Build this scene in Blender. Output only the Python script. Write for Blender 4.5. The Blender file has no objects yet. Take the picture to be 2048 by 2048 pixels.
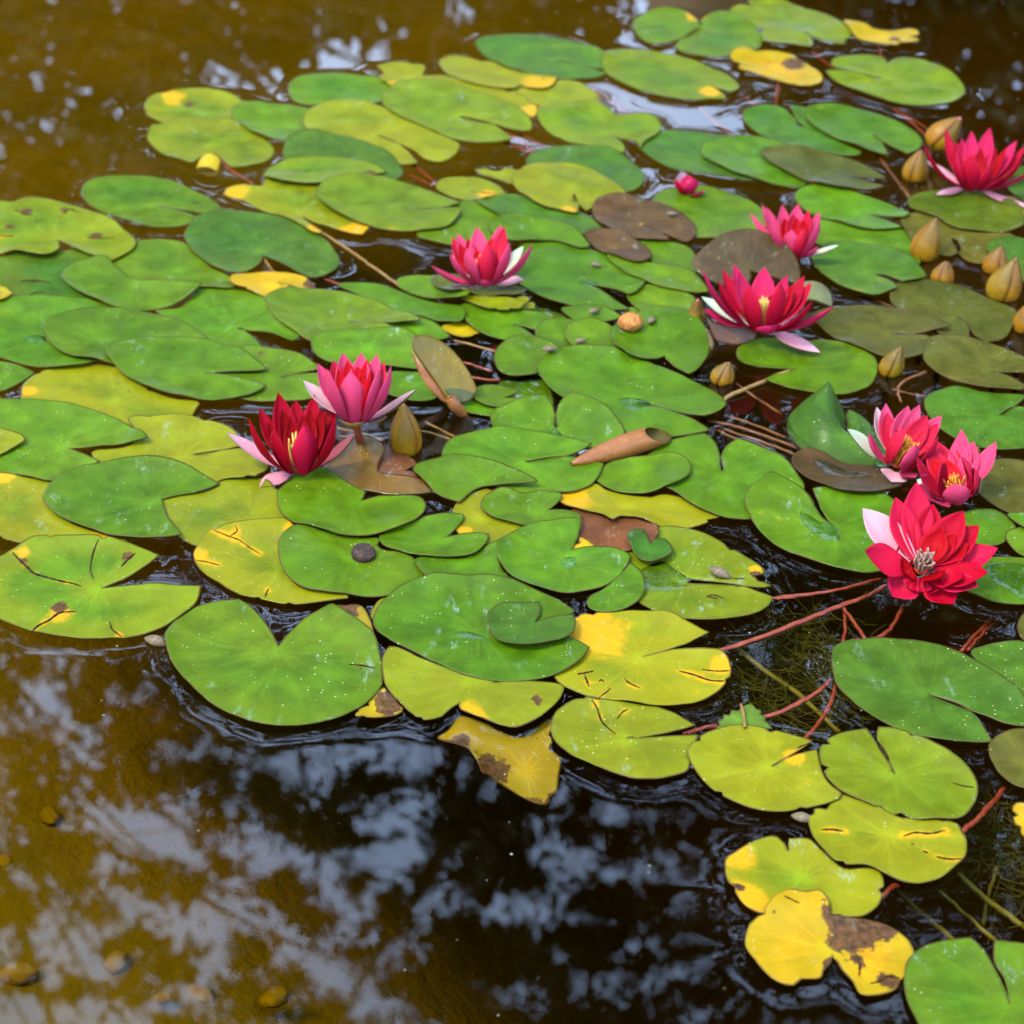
import bpy, bmesh, math, random
import numpy as np
from mathutils import Vector, Matrix, noise as mnoise
from mathutils.geometry import delaunay_2d_cdt

random.seed(7); rng = np.random.default_rng(7)
scene = bpy.context.scene
COL = scene.collection
R = math.radians

# ---------------------------------------------------------------- camera
CAM_H, DEP, HALF = 1.10, R(32.0), R(13.0)
TAN = math.tan(HALF)
cam_d = bpy.data.cameras.new('camera'); cam = bpy.data.objects.new('camera', cam_d)
COL.objects.link(cam); scene.camera = cam
cam.location = (0, 0, CAM_H); cam.rotation_euler = (R(90) - DEP, 0, 0)
cam_d.sensor_width = 36; cam_d.lens = 18 / TAN
cam_d.clip_start = 0.05; cam_d.clip_end = 2000
cam_d.dof.use_dof = True; cam_d.dof.focus_distance = 1.9; cam_d.dof.aperture_fstop = 8.2

# ---------------------------------------------------------------- sky, sun, exposure
SUN_EL, SUN_AZ = R(58), R(235)          # azimuth clockwise from +Y: light comes from behind and from the side
world = bpy.data.worlds.new('World'); scene.world = world; world.use_nodes = True
wn, wl = world.node_tree.nodes, world.node_tree.links
wn.clear()
wo = wn.new('ShaderNodeOutputWorld'); wb = wn.new('ShaderNodeBackground')
sky = wn.new('ShaderNodeTexSky'); sky.sky_type = 'NISHITA'; sky.sun_disc = False
sky.sun_elevation = SUN_EL; sky.sun_rotation = SUN_AZ
sky.air_density = 1.0; sky.dust_density = 3.0; sky.ozone_density = 1.0
# thin bright cloud cover over the blue
wtc = wn.new('ShaderNodeTexCoord'); wno = wn.new('ShaderNodeTexNoise')
wno.inputs['Scale'].default_value = 2.2; wno.inputs['Detail'].default_value = 6; wno.inputs['Roughness'].default_value = .55
wr = wn.new('ShaderNodeMapRange'); wr.inputs[1].default_value = .36; wr.inputs[2].default_value = .62
wr.inputs[3].default_value = .30; wr.inputs[4].default_value = .80
wm = wn.new('ShaderNodeMix'); wm.data_type = 'RGBA'
wm.inputs[7].default_value = (9.6, 13.0, 19.5, 1)
wl.new(wtc.outputs['Generated'], wno.inputs['Vector']); wl.new(wno.outputs['Fac'], wr.inputs[0])
wl.new(wr.outputs[0], wm.inputs[0]); wl.new(sky.outputs[0], wm.inputs[6])
wl.new(wm.outputs[2], wb.inputs['Color']); wb.inputs['Strength'].default_value = .15
wl.new(wb.outputs[0], wo.inputs['Surface'])

sun_d = bpy.data.lights.new('sun', 'SUN'); sun_d.energy = 2.0; sun_d.angle = R(12); sun_d.color = (1, .93, .80)
sun = bpy.data.objects.new('sun', sun_d); COL.objects.link(sun)
sdir = Vector((math.sin(SUN_AZ) * math.cos(SUN_EL), math.cos(SUN_AZ) * math.cos(SUN_EL), math.sin(SUN_EL)))
sun.rotation_euler = sdir.to_track_quat('Z', 'Y').to_euler()
sun.location = sdir * 20

vs = scene.view_settings
vs.view_transform = 'Standard'; vs.look = 'None'; vs.exposure = 1.82; vs.gamma = 1.0; vs.use_curve_mapping = False
scene.render.engine = 'CYCLES'
cy = scene.cycles
cy.use_denoising = True; cy.use_adaptive_sampling = True; cy.adaptive_threshold = .02; cy.max_bounces = 7; cy.transparent_max_bounces = 16; cy.glossy_bounces = 4
cy.diffuse_bounces = 2; cy.caustics_reflective = False; cy.caustics_refractive = False; cy.sample_clamp_indirect = 6

# ---------------------------------------------------------------- helpers
s7 = 700 / 1932
CROP = {'A': (0, 0, s7), 'B': (600, 0, s7), 'D': (0, 500, s7), 'E': (600, 500, s7), 'G': (0, 1000, s7), 'H': (600, 1000, s7),
        'C': (1200, 0, 848 / 1932), 'F': (1300, 500, 748 / 1932), 'I': (1300, 1100, 748 / 1932), 'J': (1300, 1500, 748 / 1932),
        'K': (0, 1400, 900 / 1932), 'Z': (0, 0, 2048 / 1932), 'P': (800, 400, .18116), 'Q': (440, 680, .22774),
        'R': (1360, 380, .18634), 'S': (1660, 780, .23804), 'T': (1780, 220, .13872), 'U': (800, 640, .15528)}
FW = Vector((0, math.cos(DEP), -math.sin(DEP))); UP = Vector((0, math.sin(DEP), math.cos(DEP))); RT = Vector((1, 0, 0))
CAMP = Vector((0, 0, CAM_H))

def ray(c, x, y):
    ox, oy, s = CROP[c]
    px, py = ox + x * s, oy + y * s
    return FW + RT * ((px - 1024) / 1024 * TAN) + UP * ((1024 - py) / 1024 * TAN)

def at(c, x, y, z=0.0):
    "the point at height z that the photograph shows at this place"
    d = ray(c, x, y)
    return CAMP + d * ((z - CAM_H) / d.z)

def on_plane(c, x, y, p0, n):
    d = ray(c, x, y)
    return CAMP + d * ((p0 - CAMP).dot(n) / d.dot(n))

def pxscale(c, p):
    "metres per crop pixel at world point p"
    return (p - CAMP).dot(FW) * TAN / 1024 * CROP[c][2]

def tag(o, label=None, cat=None, group=None, kind=None):
    if label: o['label'] = label
    if cat: o['category'] = cat
    if group: o['group'] = group
    if kind: o['kind'] = kind
    return o

def mesh_obj(name, verts, faces, mat, parent=None, loc=None, smooth=True):
    me = bpy.data.meshes.new(name)
    me.from_pydata([tuple(v) for v in verts], [], faces)
    if smooth: me.polygons.foreach_set('use_smooth', [True] * len(me.polygons))
    for m in (mat if isinstance(mat, (list, tuple)) else [mat]): me.materials.append(m)
    o = bpy.data.objects.new(name, me); COL.objects.link(o)
    if parent: o.parent = parent
    if loc is not None: o.location = loc
    return o

def empty(name, loc):
    o = bpy.data.objects.new(name, None); COL.objects.link(o); o.location = loc
    o.empty_display_size = .02
    return o

def catmull(pts, step, closed_sharp):
    """pts: list of (Vector, sharp). closed outline; smooth between the sharp corners"""
    n = len(pts); out = []
    for i in range(n):
        p1, s1 = pts[i]; p2, s2 = pts[(i + 1) % n]
        p0 = p1 - (p2 - p1) * .5 if s1 else pts[i - 1][0]
        p3 = p2 + (p2 - p1) * .5 if s2 else pts[(i + 2) % n][0]
        k = max(2, int((p2 - p1).length / step + .5))
        t0 = (p2 - p0) * .5; t1 = (p3 - p1) * .5
        for j in range(k):
            t = j / k; t2, t3 = t * t, t * t * t
            out.append((2 * t3 - 3 * t2 + 1) * p1 + (t3 - 2 * t2 + t) * t0 + (-2 * t3 + 3 * t2) * p2 + (t3 - t2) * t1)
    return out

def curve_pts(pts, k=8):
    out = []
    n = len(pts)
    for i in range(n - 1):
        p1, p2 = pts[i], pts[i + 1]
        p0 = pts[i - 1] if i else p1 * 2 - p2
        p3 = pts[i + 2] if i + 2 < n else p2 * 2 - p1
        for j in range(k):
            t = j / k; t2, t3 = t * t, t * t * t
            out.append(.5 * ((2 * p1) + (p2 - p0) * t + (2 * p0 - 5 * p1 + 4 * p2 - p3) * t2 + (-p0 + 3 * p1 - 3 * p2 + p3) * t3))
    out.append(pts[-1])
    return out

def tube_geo(path, radii, sides=8):
    vs_, fs = [], []
    n = len(path)
    up = Vector((0.13, 0.21, 1)).normalized()
    for i, p in enumerate(path):
        t = (path[min(i + 1, n - 1)] - path[max(i - 1, 0)]).normalized()
        a = t.cross(up)
        if a.length < 1e-3: a = t.cross(Vector((1, 0, 0)))
        a.normalize(); b = t.cross(a)
        r = radii[i] if not isinstance(radii, (int, float)) else radii
        for j in range(sides):
            g = 2 * math.pi * j / sides
            vs_.append(p + (a * math.cos(g) + b * math.sin(g)) * r)
    for i in range(n - 1):
        for j in range(sides):
            fs.append((i * sides + j, i * sides + (j + 1) % sides, (i + 1) * sides + (j + 1) % sides, (i + 1) * sides + j))
    fs.append(tuple(range(sides - 1, -1, -1))); fs.append(tuple((n - 1) * sides + j for j in range(sides)))
    return vs_, fs

# ---------------------------------------------------------------- materials
class NT:
    def __init__(s, name):
        s.m = bpy.data.materials.new(name); s.m.use_nodes = True
        s.n, s.l = s.m.node_tree.nodes, s.m.node_tree.links
        s.n.clear(); s.out = s.n.new('ShaderNodeOutputMaterial')
    def add(s, t, **kw):
        nd = s.n.new('ShaderNode' + t)
        for k, v in kw.items():
            if k.startswith('_'): setattr(nd, k[1:], v)
        for k, v in kw.items():
            if k.startswith('_'): continue
            key = int(k[1:]) if k[0] == 'i' and k[1:].isdigit() else k.replace('__', ' ')
            s.set(nd.inputs[key], v)
        return nd
    def set(s, sock, v):
        if isinstance(v, bpy.types.NodeSocket): s.l.new(v, sock)
        elif isinstance(v, bpy.types.Node): s.l.new(v.outputs[0], sock)
        else:
            if isinstance(v, tuple) and len(v) == 3 and sock.type == 'RGBA': v = v + (1,)
            sock.default_value = v
    def math(s, op, a, b=0.0, c=0.0, clamp=False):
        return s.add('Math', _operation=op, _use_clamp=clamp, i0=a, i1=b, i2=c).outputs[0]
    def rng(s, v, a, b, c=0.0, d=1.0, smooth=True):
        return s.add('MapRange', _interpolation_type='SMOOTHSTEP' if smooth else 'LINEAR', i0=v, i1=a, i2=b, i3=c, i4=d).outputs[0]
    def mix(s, f, a, b, blend='MIX'):
        nd = s.n.new('ShaderNodeMix'); nd.data_type = 'RGBA'; nd.blend_type = blend
        s.set(nd.inputs[0], f); s.set(nd.inputs[6], a); s.set(nd.inputs[7], b)
        return nd.outputs[2]
    def noise(s, vec, scale, detail=3, rough=.5, dist=0.0):
        return s.add('TexNoise', Vector=vec, Scale=scale, Detail=detail, Roughness=rough, Distortion=dist).outputs['Fac']
    def surf(s, sh): s.l.new(sh.outputs[0] if isinstance(sh, bpy.types.Node) else sh, s.out.inputs['Surface']); return s.m

def leaf_material(name, wet=0.0):
    t = NT(name)
    tc = t.add('TexCoord').outputs['Object']; oi = t.add('ObjectInfo')
    col, al, rnd = oi.outputs['Color'], oi.outputs['Alpha'], oi.outputs['Random']
    off = t.add('CombineXYZ', i0=t.math('MULTIPLY', rnd, 37.0), i1=t.math('MULTIPLY', rnd, 91.0), i2=t.math('MULTIPLY', rnd, 13.0))
    pv = t.add('VectorMath', _operation='ADD', i0=tc, i1=off.outputs[0]).outputs[0]
    sx = t.add('SeparateXYZ', i0=tc)
    r = t.math('SQRT', t.math('ADD', t.math('POWER', sx.outputs[0], 2.0), t.math('POWER', sx.outputs[1], 2.0)))
    th = t.math('ARCTAN2', sx.outputs[1], sx.outputs[0])
    edge = t.add('Attribute', _attribute_name='edge').outputs['Fac']
    nbig = t.noise(pv, 9, 3, .55); nmid = t.noise(pv, 34, 4, .6); nfine = t.noise(pv, 190, 3, .6)
    # forking veins that run out from the petiole
    w1 = t.noise(pv, 22, 2)
    a1 = t.math('ADD', t.math('MULTIPLY', th, 11 / (2 * math.pi)), t.math('MULTIPLY', w1, .9))
    v1 = t.math('ABSOLUTE', t.math('SUBTRACT', t.math('FRACT', a1), .5))
    a2 = t.math('ADD', t.math('MULTIPLY', th, 27 / (2 * math.pi)), t.math('MULTIPLY', w1, 2.2))
    v2 = t.math('ABSOLUTE', t.math('SUBTRACT', t.math('FRACT', a2), .5))
    l1 = t.rng(t.math('MULTIPLY', v1, r), .0, .0035, 1.0, 0.0)
    l2 = t.math('MULTIPLY', t.rng(t.math('MULTIPLY', v2, r), .0, .0022, 1.0, 0.0), t.rng(r, .03, .06))
    vein = t.math('MULTIPLY', t.math('ADD', l1, t.math('MULTIPLY', l2, .5)), t.rng(edge, .004, .02))
    sv = t.add('CombineXYZ', i0=t.math('MULTIPLY', t.math('COSINE', th), 3.2), i1=t.math('MULTIPLY_ADD', t.math('SINE', th), 3.2, t.math('MULTIPLY', rnd, 60.0)), i2=t.math('MULTIPLY', r, 14.0))
    streak = t.noise(sv.outputs[0], 1.6, 4, .65)
    c = t.mix(1.0, col, t.rng(streak, .28, .72, .86, 1.12), 'MULTIPLY')
    c = t.mix(1.0, c, t.rng(nmid, .28, .72, .72, 1.20), 'MULTIPLY')
    c = t.mix(t.rng(nbig, .35, .7, 0.0, .40), c, t.mix(1.0, c, (1.55, 1.12, .8), 'MULTIPLY'))
    # ageing: yellow from the margin inwards, then orange and brown
    age = t.math('ADD', t.math('MULTIPLY', t.rng(edge, .0, .055, 1.0, 0.0), .55), nbig)
    age = t.math('MULTIPLY', t.rng(age, .50, .98), al)
    c = t.mix(t.math('MULTIPLY', age, .62), c, (.135, .112, .002))
    yel = t.add('Attribute', _attribute_name='yel').outputs['Fac']
    brn = t.add('Attribute', _attribute_name='brn').outputs['Fac']
    yw = t.rng(t.math('ADD', yel, t.math('ADD', t.math('MULTIPLY', t.math('SUBTRACT', nmid, .5), 1.5), t.math('MULTIPLY', t.math('SUBTRACT', nbig, .5), 1.2))), .36, .80)
    c = t.mix(t.math('MULTIPLY', yw, .9), c, (.25, .130, .002))
    bw = t.rng(t.math('ADD', brn, t.math('ADD', t.math('MULTIPLY', t.math('SUBTRACT', nmid, .5), 1.6), t.math('MULTIPLY', t.math('SUBTRACT', nfine, .5), .7))), .44, .60)
    c = t.mix(bw, c, t.mix(t.rng(nfine, .3, .7), (.018, .010, .004), (.065, .028, .008)))
    c = t.mix(t.math('MULTIPLY', vein, .24), c, t.mix(1.0, c, (1.75, 1.4, 1.5), 'MULTIPLY'))
    # greenish eye over the petiole
    c = t.mix(t.math('MULTIPLY', t.rng(r, .003, .015, 1.0, 0.0), .5), c, t.mix(1.0, c, (1.3, 1.5, 1.0), 'MULTIPLY'))
    # brown flecks and pale grit
    vo = t.add('TexVoronoi', Vector=pv, Scale=260.0)
    pick = t.add('SeparateColor', i0=vo.outputs['Color'])
    grit = t.math('MULTIPLY', t.math('LESS_THAN', vo.outputs['Distance'], t.math('MULTIPLY', pick.outputs[2], .20)), t.math('GREATER_THAN', pick.outputs[0], .70))
    grit = t.math('MULTIPLY', grit, t.math('GREATER_THAN', nmid, .44))
    vo2 = t.add('TexVoronoi', Vector=pv, Scale=62.0)
    p2 = t.add('SeparateColor', i0=vo2.outputs['Color'])
    fl = t.math('ADD', vo2.outputs['Distance'], t.math('MULTIPLY', nfine, .25))
    fleck = t.math('MULTIPLY', t.math('LESS_THAN', fl, t.math('MULTIPLY_ADD', p2.outputs[1], .10, .12)), t.math('GREATER_THAN', p2.outputs[0], t.math('SUBTRACT', .80, t.math('MULTIPLY', al, .35))))
    c = t.mix(t.math('MULTIPLY', fleck, .75), c, (.028, .022, .006))
    # dried lime film in smears
    mp = t.add('Mapping', Vector=pv, Scale=(1.0, .45, 1.0), Rotation=(0, 0, .5))
    film = t.math('MULTIPLY', t.rng(t.noise(mp.outputs[0], 85, 5, .7), .56, .74), t.rng(t.noise(pv, 14, 2), .45, .62))
    film = t.math('MULTIPLY', film, t.rng(rnd, .25, .9, .05, .55))
    c = t.mix(film, c, (.16, .22, .17))
    rim = t.math('MULTIPLY', t.rng(edge, .0005, .0019, .9, 0.0), t.rng(nmid, .35, .62, .25, 1.0))
    c = t.mix(rim, c, (.035, .018, .006))
    c = t.mix(grit, c, (.20, .20, .09))
    hgt = t.math('ADD', t.math('MULTIPLY', nfine, .22), streak)
    bmp = t.add('Bump', Strength=.30, Distance=.0016, Height=hgt)
    ro = t.math('ADD', t.rng(nmid, .2, .8, .26 - .14 * wet, .44 - .24 * wet), t.math('MULTIPLY', film, .2))
    b = t.add('BsdfPrincipled', Base__Color=c, Roughness=ro, IOR=1.42, Normal=bmp.outputs[0])
    b.inputs['Specular IOR Level'].default_value = .10 + .18 * wet
    return t.surf(b)

M = {}
M['leaf'] = leaf_material('lily_leaf'); M['wetleaf'] = leaf_material('lily_leaf_wet', .8)

def petal_material():
    t = NT('petal')
    oi = t.add('ObjectInfo'); uv = t.add('UVMap', _uv_map='UVMap').outputs[0]
    s = t.add('SeparateXYZ', i0=uv)
    mp = t.add('Mapping', Vector=uv, Scale=(1.2, 22.0, 1.0))
    st = t.noise(mp.outputs[0], 3.0, 3, .6)
    u = s.outputs[0]
    pale = t.mix(1.0, oi.outputs['Color'], (1.12, 2.4, 2.1), 'MULTIPLY')
    deep = t.mix(1.0, oi.outputs['Color'], (.80, .55, .55), 'MULTIPLY')
    c = t.mix(t.rng(u, .25, 1.0, 0.0, .42), oi.outputs['Color'], pale)
    c = t.mix(t.rng(st, .45, .75, 0.0, .6), c, deep)
    c = t.mix(t.rng(u, .0, .22, .5, 0.0), c, deep)
    bmp = t.add('Bump', Strength=.35, Distance=.0008, Height=st)
    b = t.add('BsdfPrincipled', Base__Color=c, Roughness=.48, IOR=1.4, Normal=bmp.outputs[0])
    b.inputs['Specular IOR Level'].default_value = .07
    tr = t.add('BsdfTranslucent', Color=c, Normal=bmp.outputs[0])
    return t.surf(t.add('MixShader', Fac=.25, i1=b.outputs[0], i2=tr.outputs[0]))
M['petal'] = petal_material()

def sepal_back_material(name, a, bcol, rib):
    t = NT(name)
    uv = t.add('UVMap', _uv_map='UVMap').outputs[0]; s = t.add('SeparateXYZ', i0=uv)
    mp = t.add('Mapping', Vector=uv, Scale=(1.0, 16.0, 1.0)); st = t.noise(mp.outputs[0], 3.0, 3, .6)
    tc = t.add('TexCoord').outputs['Object']; nz = t.noise(tc, 60, 4, .6)
    c = t.mix(t.rng(s.outputs[0], .1, .95), a, bcol)
    c = t.mix(t.rng(st, .4, .7, 0, .55), c, rib)
    ed = t.math('ABSOLUTE', t.math('MULTIPLY_ADD', s.outputs[1], 2.0, -1.0))
    c = t.mix(t.rng(ed, .62, 1.0, 0.0, .75), c, rib)
    c = t.mix(1.0, c, t.rng(nz, .25, .75, .72, 1.2), 'MULTIPLY')
    bmp = t.add('Bump', Strength=.3, Distance=.001, Height=st)
    return t.surf(t.add('BsdfPrincipled', Base__Color=t.mix(1.0, c, t.mix(t.add('ObjectInfo').outputs['Random'], (1.15, .95, 1.0), (.80, 1.05, .9)), 'MULTIPLY'), Roughness=.36, Specular__IOR__Level=.14, Normal=bmp.outputs[0]))
M['sepal_back'] = sepal_back_material('sepal_back', (.085, .062, .008), (.11, .075, .010), (.12, .030, .016))
M['bud'] = sepal_back_material('bud_sepal', (.165, .085, .002), (.070, .045, .003), (.105, .028, .003))

def simple(name, c1, c2, scale, rough=.5, bump=.3, dist=.002, detail=4, spec=.2):
    t = NT(name); tc = t.add('TexCoord').outputs['Object']
    nz = t.noise(tc, scale, detail, .6)
    b = t.add('BsdfPrincipled', Base__Color=t.mix(t.rng(nz, .3, .7), c1, c2), Roughness=rough,
              Normal=t.add('Bump', Strength=bump, Distance=dist, Height=nz).outputs[0])
    b.inputs['Specular IOR Level'].default_value = spec
    return t.surf(b)
M['stem_red'] = simple('stem_red', (.095, .012, .004), (.14, .028, .009), 70, .35)
M['stem_tan'] = simple('stem_tan', (.13, .075, .016), (.09, .045, .011), 70, .4)
M['stem_brown'] = simple('stem_brown', (.10, .036, .009), (.065, .022, .006), 80, .4)
M['stem_olive'] = simple('stem_olive', (.085, .066, .010), (.055, .042, .008), 60, .6)
M['stamen'] = simple('stamen', (.42, .12, .008), (.42, .17, .02), 300, .5)
M['stamen_y'] = simple('stamen_yellow', (.42, .30, .07), (.40, .24, .04), 300, .5)
M['stamen_t'] = simple('stamen_tan', (.24, .15, .10), (.13, .05, .035), 300, .6)
M['core'] = simple('flower_core', (.26, .010, .004), (.32, .03, .005), 200, .5)
M['bark'] = simple('bark', (.05, .036, .025), (.10, .075, .05), 14, .9, 1.0, .03)
M['rock'] = simple('rock', (.10, .08, .055), (.17, .14, .10), 5, .9, .8, .06, 8)
M['shell'] = simple('snail_shell', (.008, .005, .003), (.034, .016, .008), 240, .65, .8, .0016, spec=.2)
M['nut'] = simple('seed_pod', (.16, .050, .008), (.30, .12, .022), 230, .55, 1.0, .004)
M['husk'] = simple('husk', (.10, .075, .04), (.05, .032, .016), 300, .7)
M['pebble'] = simple('pebble', (.125, .070, .012), (.080, .042, .007), 40, .8, .6, .006)
M['tear'] = simple('tear', (.006, .004, .003), (.030, .013, .004), 120, .85, spec=.05)
M['alga'] = simple('alga', (.040, .034, .005), (.024, .022, .004), 50, .8)
M['speck'] = simple('speck', (.12, .11, .08), (.2, .18, .13), 90, .8)
M['treeleaf'] = simple('tree_leaf', (.012, .022, .005), (.026, .040, .008), 3, .55, .1)

t = NT('rolled_leaf_back')                      # russet underside with pale veins
tc = t.add('TexCoord').outputs['Object']; nz = t.noise(tc, 45, 4, .6)
wv = t.add('TexVoronoi', _feature='DISTANCE_TO_EDGE', Vector=t.add('Mapping', Vector=tc, Scale=(1.2, 1.0, 1.0)).outputs[0], Scale=110.0)
c = t.mix(t.rng(nz, .3, .7), (.105, .034, .006), (.155, .058, .012))
c = t.mix(t.rng(wv.outputs['Distance'], .0, .05, .16, 0), c, (.26, .14, .07))
M['russet'] = t.surf(t.add('BsdfPrincipled', Base__Color=c, Roughness=.30, Specular__IOR__Level=.20, Normal=t.add('Bump', Strength=.3, Distance=.002, Height=nz).outputs[0]))

t = NT('water')
geo = t.add('TexCoord').outputs['Object']
n1 = t.noise(geo, 9, 2, .5); n2 = t.noise(geo, 55, 2, .5)
bmp = t.add('Bump', Strength=.012, Distance=.004, Height=n1)
fr = t.add('Fresnel', IOR=1.333, Normal=bmp.outputs[0])
gl = t.add('BsdfGlossy', Roughness=.0, Color=(1, 1, 1), Normal=bmp.outputs[0]); tr = t.add('BsdfTransparent', Color=(1, 1, 1))
va = t.add('VolumeAbsorption', Color=(.886, .862, .10), Density=9.0)
t.l.new(va.outputs[0], t.out.inputs['Volume'])
M['water'] = t.surf(t.add('MixShader', Fac=fr.outputs[0], i1=tr.outputs[0], i2=gl.outputs[0]))

t = NT('puddle')
geo = t.add('TexCoord').outputs['Object']
n1 = t.noise(geo, 60, 3, .5, .6)
bmp = t.add('Bump', Strength=.25, Distance=.004, Height=n1)
fr = t.add('Fresnel', IOR=1.4, Normal=bmp.outputs[0])
gl = t.add('BsdfGlossy', Roughness=.02, Normal=bmp.outputs[0]); tr = t.add('BsdfTransparent', Color=(.86, .98, .80))
M['puddle'] = t.surf(t.add('MixShader', Fac=fr.outputs[0], i1=tr.outputs[0], i2=gl.outputs[0]))

t = NT('ground')
geo = t.add('TexCoord').outputs['Object']
n1 = t.noise(geo, 2.2, 6, .6); n2 = t.noise(geo, 22, 6, .65); n3 = t.noise(geo, .6, 3, .5)
c = t.mix(t.rng(n1, .3, .7), (.054, .029, .006), (.094, .049, .009))
c = t.mix(t.rng(n2, .45, .75, 0, .55), c, (.030, .017, .004))
c = t.mix(t.rng(n3, .5, .7, 0, .5), c, (.034, .032, .006))
z = t.add('SeparateXYZ', i0=geo).outputs[2]
grass = t.mix(t.rng(n2, .3, .7), (.022, .036, .008), (.045, .055, .014))
c = t.mix(t.rng(t.math('ADD', z, t.math('MULTIPLY', n1, .1)), .06, .16), c, grass)
M['ground'] = t.surf(t.add('BsdfPrincipled', Base__Color=c, Roughness=.95, Normal=t.add('Bump', Strength=.7, Distance=.02, Height=n2).outputs[0]))

# ---------------------------------------------------------------- setting: ground with the pond basin
def smooth(a, b, x): t_ = np.clip((x - a) / (b - a), 0, 1); return t_ * t_ * (3 - 2 * t_)
def axis(lo, hi, step, far):
    core = np.arange(lo, hi + step / 2, step); out = [core]
    g = np.cumsum(step * 1.35 ** np.arange(1, 40)); g = g[g < far]
    return np.concatenate([lo - g[::-1], core, hi + g])
gx = axis(-5, 5, .09, 220); gy = axis(0, 8.5, .09, 220)
X, Y = np.meshgrid(gx, gy)
nz = np.zeros_like(X)
for k in range(40):
    a, b, ph = rng.normal(0, 3.2, 3); nz += np.sin(a * X * 1.3 + b * Y * 1.3 + ph * 3) / 40 ** .5
edge_d = np.sqrt(((X - .2) / 4.6) ** 2 + ((Y - 3.95) / 3.45) ** 2)
inside = 1 - smooth(.90, 1.03, edge_d + nz * .008)
deep = 1.15 * np.exp(-(((X - .45) / .60) ** 2 + ((Y - 2.1) / .85) ** 2) ** 1.3) + .50 * np.exp(-(((X + .30) / .50) ** 2 + ((Y - 2.50) / .36) ** 2) ** 1.4) + .7 * np.exp(-(((X - 1.0) / .55) ** 2 + ((Y - 3.5) / 1.0) ** 2))
depth = .20 + .62 * np.clip(deep, 0, 1.1) + nz * .018
Zg = .16 + nz * .03 - inside * (.16 + depth) + .35 * smooth(9, 16, Y)
idx = np.arange(X.size).reshape(X.shape)
fcs = np.stack([idx[:-1, :-1], idx[:-1, 1:], idx[1:, 1:], idx[1:, :-1]], -1).reshape(-1, 4)
g = mesh_obj('ground', np.stack([X, Y, Zg], -1).reshape(-1, 3), fcs.tolist(), M['ground'])
tag(g, 'sandy brown pond bed rising to grassy banks', 'ground', kind='structure')
def bed_z(x, y):
    j = int(np.abs(gx - x).argmin()); i = int(np.abs(gy - y).argmin()); return float(Zg[i, j])
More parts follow.
